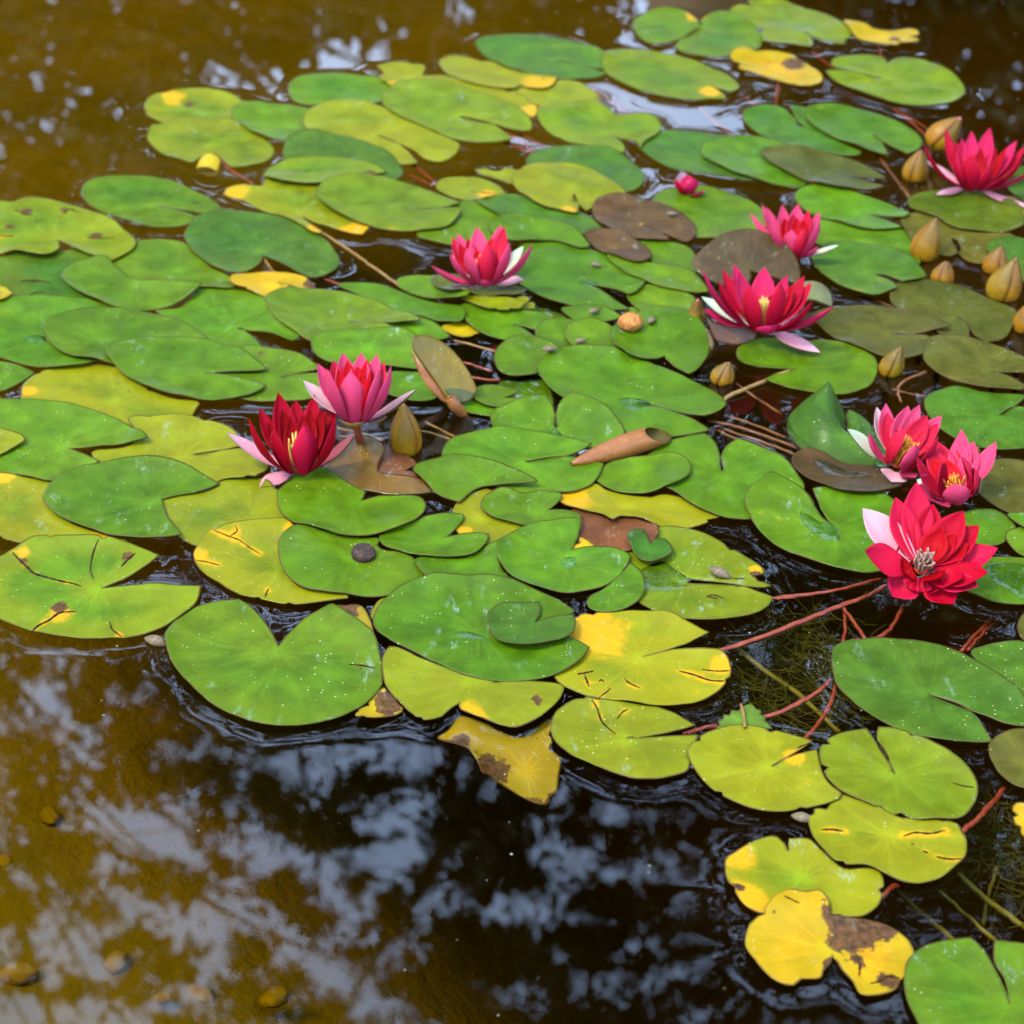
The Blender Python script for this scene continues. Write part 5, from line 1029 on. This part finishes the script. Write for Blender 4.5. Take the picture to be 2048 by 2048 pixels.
# ---------------------------------------------------------------- stalks at and under the surface
STEMS = '''
A|red|1.9|1225,890,1 1290,950,0 1405,1018,-6|short red stalk leaving the curled yellow flap
B|tan|2.0|0,1200,4 130,1290,3 270,1380,3 400,1470,3 545,1575,4|long straight tan stalk crossing the dark gap
A|tan|2.0|1448,1410,2 1485,1470,0 1525,1520,-4|tan stalk in the notch of the glossy dark leaf
A|red|1.8|1750,1525,-2 1830,1555,-1 1940,1590,-2|red stalk under the glossy dark leaf's rim
B|red|2.0|620,905,-4 690,960,-2 765,1030,-3|thicker of two red stalks by the small yellow-green leaf
B|red|1.5|595,965,-6 660,990,-4 735,1030,-5|thinner of two red stalks by the small yellow-green leaf
B|red|2.0|1140,730,-4 1220,780,-3 1300,850,-4|middle red stalk of three below the big round leaf
B|red|1.5|1210,742,-5 1300,785,-4 1400,835,-5|upper red stalk of three below the big round leaf
B|red|1.6|1125,785,-5 1200,815,-4 1290,855,-5|lower red stalk of three below the big round leaf
B|red|1.6|1605,480,-4 1700,550,-3 1830,635,-3|red stalk on the bright water above the slit-rimmed leaf
C|red|1.7|430,470,-5 510,545,-4 610,630,-4|pale red stalk across the bright reflecting gap
C|red|1.3|635,425,-5 690,465,-4 745,505,-5|thin red stalk by the white-speckled leaf
C|red|2.3|812,372,-2 806,440,-2 800,510,-3|upright pink stalk below the yellow leaf with a hole
C|red|1.7|945,218,-4 1010,270,-3 1085,330,-4|red stalk below the slashed green leaf
C|red|1.7|1272,195,-3 1278,240,-3 1285,275,-4|short red stalk between the torn yellow leaf and lone green one
C|red|1.9|1340,495,-4 1410,550,-4 1490,625,-5|red stalk running to the leaning bud
C|red|1.3|1390,520,-10 1450,560,-9 1530,610,-10|dim red stalk under water by the leaning bud
C|brown|2.0|1262,710,-4 1320,780,-3 1410,900,-4|rusty stalk across dark water behind the olive bud
C|brown|1.5|1400,800,-8 1470,860,-8 1530,900,-8|dim rusty stalk below the olive bud
E|tan|1.7|850,500,-1 950,525,0 1090,565,-1|pale stalk lying on the sky reflection
E|red|1.7|900,620,-2 970,640,-2 1060,672,-3|red stalk beside the upright folded leaf
E|red|2.0|930,700,-4 1010,715,-4 1110,720,-5|rusty stalk at the back of the little notched leaf
E|tan|1.6|690,950,-8 760,985,-10 850,1030,-8|tan stalk under water beside the fat bud
E|tan|1.5|665,1000,-8 740,1015,-10 830,1045,-8|second tan stalk under water beside the fat bud
E|brown|2.2|200,985,-14 320,1010,-16 470,1060,-20|brown stalk under the taller pink flower
E|brown|1.8|215,1030,-18 330,1040,-18 480,1090,-22|lower brown stalk under the taller pink flower
F|tan|2.6|385,790,-3 392,765,1 440,740,3 560,690,3 725,622,4|thick tan stalk bent at the water by the bright leaf
F|brown|2.2|270,880,-4 420,905,-6 560,950,-10 780,1030,-16|rusty stalk, uppermost of the bundle in the brown gap
F|brown|2.0|300,890,-10 450,950,-14 600,1000,-18 760,1060,-22|rusty stalk, middle of the bundle in the brown gap
F|brown|1.8|340,930,-14 470,985,-18 650,1030,-24|rusty stalk, lowest of the bundle in the brown gap
F|brown|1.9|380,860,-8 500,890,-10 700,970,-18|rusty stalk crossing the bundle in the brown gap
F|brown|1.8|440,690,-10 540,760,-16 680,850,-26|dim stalk in the dark water under the bright leaf
F|brown|1.7|1300,790,-6 1282,730,1 1310,680,5 1425,628,3|thin brown stalk looped out of the water by the golden bud
F|brown|1.6|1250,720,-10 1330,740,-10 1430,760,-12|brown stalk under water behind the paired flowers
F|brown|1.5|1090,240,-6 1190,270,-6 1290,310,-8|brown stalk behind the olive-bronze leaf
F|red|1.9|580,1845,-1 640,1800,0 800,1782,0 1000,1750,-1 1215,1690,-5|red stalk from the chewed leaf toward the open red flower
F|red|1.5|600,1795,-1 660,1800,0 760,1795,-1|short red stalk at the tip of the chewed leaf
I|red|2.4|350,525,-1 560,455,1 780,370,1 980,290,0 1120,240,-2 1220,185,-6|longest red stalk slanting across dark water to the open red flower
I|red|2.0|985,285,-2 1030,340,-3 1115,465,-4|red stalk forking down to the blue-green oval leaf
I|red|1.8|1000,300,-6 1008,380,-7 998,480,-8|dim red stalk dropping beside the forked one
I|red|2.2|1305,290,-3 1270,365,-4 1215,430,-4 1150,462,-4 1040,470,-4|red stalk curving out of the flower's reflection
I|red|2.2|585,868,-1 680,835,0 790,780,0 880,725,-1 935,672,-3|red stalk from the serrated scrap to the blue-green oval
I|red|2.2|790,990,-1 860,910,-2 925,810,-3 958,705,-4|red stalk joining two pads below the blue-green oval
I|red|2.8|1595,1475,-3 1680,1400,-3 1745,1330,-5 1830,1230,-12|thick red stalk beside the olive pad, going under
I|red|2.5|1190,1795,-3 1235,1755,-3 1285,1722,-3|short thick red stalk between the two yellow-green pads in front
I|red|2.2|170,948,-2 260,925,-1 350,905,-2|red stalk at the serrated scrap's foot
I|red|2.0|1605,525,-6 1680,440,-14 1770,350,-24|blurred red stalk under water at the blue-green oval's back
I|red|1.7|1640,520,-10 1730,420,-18 1800,360,-26|second blurred red stalk at the blue-green oval's back
I|olive|2.6|360,430,-40 560,600,-50 760,740,-60 980,940,-60|olive stalk deep under the dark water below the long red one
J|olive|2.8|1590,640,-40 1720,760,-50 1860,860,-60 2000,960,-60|olive stalk under water in the near corner
J|olive|2.2|1250,700,-50 1400,840,-60 1580,985,-70|thin olive stalk under water left of the near corner leaf
J|olive|2.0|1480,720,-50 1620,840,-60 1790,990,-70|second thin olive stalk under water by the near corner leaf
J|olive|2.0|1790,600,-60 1750,740,-70 1720,900,-80|olive stalk crossing the others under water in the near corner
'''
for row in STEMS.strip().splitlines():
    c, kind, rad, pts, label = row.split('|')
    P = [at(c, *[float(v) for v in w.split(',')[:2]], float(w.split(',')[2]) / 1000) for w in pts.split()]
    path = curve_pts(P, 6); n = len(path); o0 = path[n // 2]
    path = [p - o0 + Vector((random.gauss(0, .0004), random.gauss(0, .0004), 0)) for p in path]
    v, f = tube_geo(path, [float(rad) * .88 / 1000 * (1 + .08 * math.sin(i * .7)) for i in range(n)], 8)
    o = mesh_obj('lily_stalk', v, f, M['stem_' + kind], None, o0)
    tag(o, label, 'stalk', 'lily stalks in the water')

# ---------------------------------------------------------------- snail, pod, husks, pebbles
P0 = at('Z', 685, 1047, .006); zt = top_z(P0.x, P0.y); k = .0112
v, f = [], []; NA, NR = 40, 22
for i in range(NR):                                                 # a drum-shaped shell with a coiled groove on top
    q = i / (NR - 1)
    for j in range(NA):
        a = j / NA * 2 * math.pi
        if q < .62: r_ = .0100 * q / .62; z_ = .0112 - .0022 * (q / .62) ** 3; z_ -= .0011 * (.5 + .5 * math.cos(2 * math.pi * (r_ / .0034) - a)) * min(1, q * 6)
        else: b = (q - .62) / .38; r_ = .0100 + .0012 * math.sin(b * math.pi); z_ = .0090 * (1 - b)
        v.append(Vector((r_ * math.cos(a) * (1 + .03 * math.sin(a)), r_ * math.sin(a), z_)))
f = [(i * NA + j, i * NA + (j + 1) % NA, (i + 1) * NA + (j + 1) % NA, (i + 1) * NA + j) for i in range(NR - 1) for j in range(NA)]
f = [q[::-1] for q in f]
o = mesh_obj('snail_shell', v, f, M['shell'], None, (P0.x, P0.y, zt - .001)); o.rotation_euler = (R(8), R(5), .4)
tag(o, 'small dark brown coiled snail shell resting on a green leaf', 'snail')

def lump(name, c, x, y, sx, sy, sz, mat, rough, z=None, freq=120, sub=4):
    bm = bmesh.new(); bmesh.ops.create_icosphere(bm, subdivisions=sub, radius=1.0)
    sd = x * .13
    for vt in bm.verts:
        d = 1 + rough * mnoise.fractal(vt.co * freq / 40 + Vector((sd, 0, 0)), 1.0, 2.0, 4)
        vt.co = Vector((vt.co.x * sx * d, vt.co.y * sy * d, vt.co.z * sz * d))
    me = bpy.data.meshes.new(name); bm.to_mesh(me); bm.free(); me.materials.append(M[mat])
    me.polygons.foreach_set('use_smooth', [True] * len(me.polygons))
    o = bpy.data.objects.new(name, me); COL.objects.link(o)
    p = at(c, x, y, .01) if z is None else at(c, x, y, z)
    o.location = (p.x, p.y, (top_z(p.x, p.y) + sz * .85) if z is None else z); return o
o = lump('seed_pod', 'C', 138, 1490, .0135, .0125, .0095, 'nut', .12, freq=160)
tag(o, 'rough round orange-brown seed pod beside the vivid green leaf', 'seed pod')

def husk(c, x, y, ln, rz, label):
    p = at(c, x, y, .006); v, f = [], []
    for i in range(9):
        u = i / 8; w = .28 * ln * math.sin(math.pi * min(1, u * .92 + .05)) ** .8
        for j in range(8):
            a = j / 8 * 2 * math.pi; v.append(Vector(((u - .5) * ln, w * math.cos(a), w * .6 * math.sin(a) + .0012 * math.sin(u * 3))))
    f = [(i * 8 + j, i * 8 + (j + 1) % 8, (i + 1) * 8 + (j + 1) % 8, (i + 1) * 8 + j) for i in range(8) for j in range(8)] + [tuple(range(7, -1, -1)), tuple(64 + j for j in range(8))]
    zt_ = top_z(p.x, p.y) + .0028
    e = mesh_obj('seed_husk', v, f, M['husk'], None, (p.x, p.y, zt_)); e.rotation_euler = (0, .1, rz)
    tv, tf = tube_geo(curve_pts([Vector((ln * .4, 0, 0)), Vector((ln * .7, ln * .15, .001)), Vector((ln * .95, ln * .45, 0))], 4), .0004, 5)
    mesh_obj('stalk', tv, tf, M['tear'], e)
    tag(e, label, 'seed husk', 'dry seed husks on the leaves')
husk('E', 1632, 88, .013, -.5, 'pale seed husk on the broad leaf beside the mid flower')
husk('E', 1622, 358, .014, .5, 'grey dead insect on a small leaf behind the seed pod')  # a husk shape stands in for the insect
husk('C', 235, 1487, .015, .9, 'whitish seed husk next to the brown seed pod')
husk('E', 1375, 592, .016, .1, 'grey husk at the rim of the largest bright leaf')
husk('E', 1550, 528, .013, .3, 'pale husk on the bronze-rimmed round leaf')
husk('F', 360, 1675, .022, -.7, 'twiggy husk on the chewed light green leaf')
husk('C', 330, 992, .013, 0, 'small husk on the larger purple-bronze leaf')
husk('G', 860, 765, .022, -.4, 'brown husk floating at the scarred leaf by the front water')
husk('I', 790, 1370, .018, -.3, 'orange-brown husk wedged between the front yellow-green pads')

for i, (x, y, s_) in enumerate([(80, 1175, .016), (500, 1125, .013), (860, 1262, .014), (1180, 1278, .014), (215, 500, .012), (700, 1280, .008), (20, 700, .011)]):
    p = at('K', x, y, -.2); zb = bed_z(p.x, p.y)
    o = lump('pebble', 'K', x, y, s_, s_ * .7, s_ * .45, 'pebble', .25, z=zb + s_ * .22, freq=60, sub=3); o.rotation_euler = (0, 0, i * 1.3)
    tag(o, ['amber pebble on the pond bed in the near corner', 'reddish amber pebble on the bed, second from the near corner', 'amber pebble on the bed below the sky gaps',
            'amber pebble on the bed farthest along the near edge', 'small amber pebble on the bed under tree reflections', 'tiny amber pebble on the bed between two larger ones',
            'amber pebble on the bed at the picture edge'][i], 'pebble', 'pebbles on the pond bed')

# hair-like algae under the dark water
v, f = [], []
for i in range(420):
    x, y = random.gauss(690, 150), random.gauss(660, 170)
    if i > 300: x, y = random.gauss(1850, 60), random.gauss(1560, 110)
    p = at('I', x, y, -.05 - random.random() * .07); a = random.uniform(0, 6.28); pth = [p]
    for s_ in range(7):
        a += random.gauss(0, .55); pth.append(pth[-1] + Vector((math.cos(a), math.sin(a), random.gauss(0, .25))) * .011)
    tv, tf = tube_geo(pth, .00045, 4); f += [tuple(q + len(v) for q in w) for w in tf]; v += tv
o = mesh_obj('algae', v, f, M['alga']); tag(o, 'tangle of olive thread algae under the dark water', 'algae', kind='stuff')

# ---------------------------------------------------------------- water with its meniscus
dist = np.where(OCC, 0.0, 1.0) * 60
D = np.where(OCC, 0.0, 99.0)
for it in range(14):
    for dx, dy, w in ((1, 0, 1), (-1, 0, 1), (0, 1, 1), (0, -1, 1), (1, 1, 1.414), (-1, 1, 1.414), (1, -1, 1.414), (-1, -1, 1.414)):
        D = np.minimum(D, np.roll(np.roll(D, dx, 1), dy, 0) + w)
Din = np.where(OCC, 99.0, 0.0)
for it in range(8):
    for dx, dy, w in ((1, 0, 1), (-1, 0, 1), (0, 1, 1), (0, -1, 1)): Din = np.minimum(Din, np.roll(np.roll(Din, dx, 1), dy, 0) + w)
Din = np.clip(Din - 1, 0, 6)
D = np.minimum(D, 16) * CELL
for it in range(7): D = (D + np.roll(D, 1, 0) + np.roll(D, -1, 0) + np.roll(D, 1, 1) + np.roll(D, -1, 1)) / 5
xs = GX0 + np.arange(NX) * CELL; ys = GY0 + np.arange(NY) * CELL
XX, YY = np.meshgrid(xs, ys)
def waves(n, fl, fh, sd):
    r_ = np.random.default_rng(sd); out = np.zeros_like(XX)
    for i in range(n):
        fq = math.exp(r_.uniform(math.log(fl), math.log(fh))); a = r_.uniform(0, 6.28)
        out += np.sin(fq * (XX * math.cos(a) + YY * math.sin(a)) + r_.uniform(0, 6.28))
    return out / n ** .5
mod = 1 + .45 * waves(14, 30, 110, 3)
Zw = .0022 * np.exp(-D / .0075) * np.clip(mod, .35, 1.25) - .0011 * Din + .00013 * np.cos(D / .0022 + 2.5 * waves(10, 12, 40, 5)) * np.exp(-D / .011) * np.clip((.055 - D) / .03, 0, 1) * (D > .001) * np.clip(.7 + .6 * waves(10, 20, 60, 6), 0, 1.6) + .00005 * waves(12, 10, 34, 8)
for bx, by, br in [(at('Q', 1640, 1000).x, at('Q', 1640, 1000).y, .018), (at('C', 1815, 1370).x, at('C', 1815, 1370).y, .014), (at('S', 600, 1760).x, at('S', 600, 1760).y, .012)]:
    rr_ = np.hypot(XX - bx, YY - by); Zw += .0022 * np.exp(-np.abs(rr_ - br) / .007)
for it in range(2): Zw = (2 * Zw + np.roll(Zw, 1, 0) + np.roll(Zw, -1, 0) + np.roll(Zw, 1, 1) + np.roll(Zw, -1, 1)) / 6
brd = np.minimum.reduce([XX - GX0, GX1 - XX, YY - GY0, GY1 - YY]); Zw *= np.clip(brd / .05, 0, 1)
N = NX * NY
top = np.stack([XX, YY, Zw], -1).reshape(-1, 3); ix = np.arange(N).reshape(NY, NX)
q1 = np.stack([ix[:-1, :-1], ix[:-1, 1:], ix[1:, 1:], ix[1:, :-1]], -1).reshape(-1, 4)
bx0, bx1, by0, by1, bz = -7.0, 7.0, -1.0, 9.0, -1.4
ex = np.array([[bx0, by0, 0], [bx1, by0, 0], [bx1, by1, 0], [bx0, by1, 0], [bx0, by0, bz], [bx1, by0, bz], [bx1, by1, bz], [bx0, by1, bz]])
c0, c1, c2, c3 = ix[0, 0], ix[0, -1], ix[-1, -1], ix[-1, 0]
e = [N + i for i in range(8)]
q2 = np.array([[e[0], e[1], c1, c0], [e[1], e[2], c2, c1], [e[2], e[3], c3, c2], [e[3], e[0], c0, c3],
               [e[0], e[4], e[5], e[1]], [e[1], e[5], e[6], e[2]], [e[2], e[6], e[7], e[3]], [e[3], e[7], e[4], e[0]], [e[7], e[6], e[5], e[4]]])
VV = np.concatenate([top, ex]).astype(np.float32); QQ = np.concatenate([q1, q2]).astype(np.int32)
me = bpy.data.meshes.new('water'); me.vertices.add(len(VV)); me.vertices.foreach_set('co', VV.ravel())
me.loops.add(QQ.size); me.loops.foreach_set('vertex_index', QQ.ravel())
me.polygons.add(len(QQ)); me.polygons.foreach_set('loop_start', np.arange(0, QQ.size, 4, dtype=np.int32))
sm = np.ones(len(QQ), bool); sm[len(q1):] = False
me.update(calc_edges=True); me.polygons.foreach_set('use_smooth', sm); me.materials.append(M['water'])
wat = bpy.data.objects.new('water', me); COL.objects.link(wat)
tag(wat, 'calm brown pond water mirroring trees and sky', 'water', kind='structure')

# dust and pollen afloat
v, f = [], []
for i in range(700):
    x, y = random.uniform(-.9, .9), random.uniform(1.05, 3.4)
    i_, j_ = int((x - GX0) / CELL), int((y - GY0) / CELL)
    if OCC[j_, i_]: continue
    z = float(Zw[j_, i_]) + .0004; r_ = random.choice([.0005, .0006, .0008, .0011]); n0 = len(v); a0 = random.random()
    for q in range(5): a = a0 + q * 1.257; rq = r_ * random.uniform(.6, 1.2); v.append(Vector((x + rq * math.cos(a), y + rq * math.sin(a), z)))
    f.append(tuple(range(n0, n0 + 5)))
o = mesh_obj('floating_dust', v, f, M['speck'], smooth=False); tag(o, 'pale specks of dust and pollen afloat on the water', 'dust', kind='stuff')

# ---------------------------------------------------------------- far bank: boulders and trees that the water mirrors, and two added side trees
for x, y, sx, sy, sz, lab in [(.30, 7.7, .42, .4, 1.12, 'big tan boulder on the far bank'), (-1.9, 8.1, .6, .5, .5, 'grey boulder on the far bank, lower than the tan one'), (2.6, 8.0, .9, .6, .8, 'low grey boulder at the end of the far bank')]:
    o = lump('boulder', 'Z', 966, 966, sx, sy, sz, 'rock', .35, z=0.0, freq=55, sub=4); o.location = (x, y, sz * .45 + .1); o.rotation_euler = (.1, .45 if sz > 1 else .1, x)
    tag(o, lab, 'boulder', 'boulders on the far bank')

def tree(name, x, y, h, lab, n_clump, az0, az1, el0, el1, dens, leaf=.060, per=80, spread=.13, seed=0):
    "trunk, limbs out to each clump of leaves, and the leaves themselves"
    rr = random.Random(seed); e = empty(name, (x, y, .15)); tag(e, lab, 'tree', 'trees on the far bank')
    clumps = []
    tries = 0
    while len(clumps) < n_clump and tries < 20000:
        tries += 1
        az, el = rr.uniform(az0, az1), rr.uniform(el0, el1)
        if rr.random() > dens(az, el): continue
        d = math.hypot(x, y - 1.9) * rr.uniform(.82, 1.18)
        p = Vector((d * math.sin(R(az)), 1.9 + d * math.cos(R(az)), d * math.tan(R(el))))
        if p.z < .8 or p.z > h * 1.12: continue
        clumps.append(p)
    T0 = Vector((x, y, .1)); v, f = [], []
    tp = curve_pts([T0, T0 + Vector((rr.gauss(0, .15), rr.gauss(0, .15), h * .35)), T0 + Vector((rr.gauss(0, .3), rr.gauss(0, .3), h * .7)), T0 + Vector((rr.gauss(0, .4), rr.gauss(0, .4), h))], 6)
    tv, tf = tube_geo(tp, [.17 * (1 - .85 * i / (len(tp) - 1)) for i in range(len(tp))], 10)
    mesh_obj('trunk', [p - e.location for p in tv], tf, M['bark'], e)
    for p in clumps:
        if rr.random() < .5: continue
        s_ = min(tp, key=lambda q: (q - p).length + abs(q.z - p.z * .7))
        mid = (s_ + p) / 2 + Vector((rr.gauss(0, .3), rr.gauss(0, .3), rr.gauss(.2, .2)))
        path = curve_pts([s_, mid, p], 4); tv, tf = tube_geo(path, [.016 * (1 - .85 * i / (len(path) - 1)) for i in range(len(path))], 5)
        f += [tuple(q + len(v) for q in w) for w in tf]; v += tv
    mesh_obj('limbs', [p - e.location for p in v], f, M['bark'], e)
    r_ = np.random.default_rng(seed + 5); cs = np.array([tuple(p) for p in clumps]); n = len(cs) * per
    cen = np.repeat(cs, per, 0) + r_.normal(0, 1, (n, 3)) * np.array([spread, spread, spread * .55]) * r_.uniform(.3, 1.1, (n, 1))
    a = r_.normal(0, 1, (n, 3)); a /= np.linalg.norm(a, axis=1)[:, None]; b = np.cross(a, r_.normal(0, 1, (n, 3))); b /= np.linalg.norm(b, axis=1)[:, None]
    ln = leaf * r_.uniform(.7, 1.35, (n, 1)); wd = ln * .42
    Vt = np.stack([cen - a * ln, cen + b * wd, cen + a * ln, cen - b * wd], 1).reshape(-1, 3) - np.array(e.location)
    F4 = np.arange(n * 4).reshape(-1, 4)
    cme = bpy.data.meshes.new('crown'); cme.vertices.add(len(Vt)); cme.vertices.foreach_set('co', Vt.astype(np.float32).ravel())
    cme.loops.add(n * 4); cme.loops.foreach_set('vertex_index', F4.astype(np.int32).ravel()); cme.polygons.add(n)
    cme.polygons.foreach_set('loop_start', np.arange(0, n * 4, 4, dtype=np.int32)); cme.update(calc_edges=True); cme.materials.append(M['treeleaf'])
    co = bpy.data.objects.new('crown', cme); COL.objects.link(co); co.parent = e

def bump2(a, e_, a0, e0, ra, re): return math.exp(-((a - a0) / ra) ** 2 - ((e_ - e0) / re) ** 2)
def dens_left(a, e_):                                               # thin in the middle of the crown, close above and below
    g = bump2(a, e_, -4, 37, 4.5, 4) + .8 * bump2(a, e_, -12, 33.5, 3, 3) + .5 * bump2(a, e_, -9, 41, 2.5, 2)
    g += bump2(a, e_, -10, 18.3, 3.0, 1.2) + bump2(a, e_, -5.5, 18.3, 1.6, 1.1) + .8 * bump2(a, e_, -13, 20, 1.0, 1.2)
    return max(.04, .8 - .85 * g)
def dens_right(a, e_):
    if e_ < 25: return .9 - 1.0 * bump2(a, e_, 2.5, 19.2, 4.2, 3.2)
    return .95 - .6 * bump2(a, e_, 1, 38, 3, 3)
tree('broad_tree', -3.4, 10.5, 9.5, 'broad leafy tree on the far bank, mirrored at the brown side', 520, -32, 0, 10, 56, dens_left, seed=1)
tree('broad_tree', 3.2, 10.2, 10.5, 'dense leafy tree on the far bank, mirrored behind the buds', 760, -2, 26, 10, 56, dens_right, seed=2)
tree('slender_tree', -.6, 13.0, 12.0, 'slender tree far behind the boulders, mirrored in the front water', 110, -14, 8, 27, 52, lambda a, e_: .7 - .6 * bump2(a, e_, -3, 37, 5, 4), seed=3)
tree('broad_tree', -1.6, 9.4, 5.0, 'low bushy tree at the water, mirrored along the top', 230, -26, 0, 8, 23, lambda a, e_: max(0, .85 - bump2(a, e_, -10, 18.3, 3.2, 1.3) - bump2(a, e_, -5.5, 18.3, 1.7, 1.2)), seed=4)
tree('broad_tree', 3.6, 9.0, 5.0, 'low bushy tree at the water, mirrored in the far corner', 170, 8.5, 28, 8, 25, lambda a, e_: .85, seed=7)
tree('broad_tree', -8.5, 7.0, 9.5, 'unseen spreading tree added at the brown side to block open sky', 200, -85, -30, 8, 50, lambda a, e_: .8, leaf=.12, per=110, spread=.42, seed=5)  # added out of view to cut the sky's veil on the leaves
tree('broad_tree', 8.5, 7.0, 9.5, 'unseen spreading tree added at the flower side to block open sky', 200, 22, 85, 8, 50, lambda a, e_: .8, leaf=.12, per=110, spread=.42, seed=6)  # its counterpart, likewise added unseen to keep sky sheen off the pads
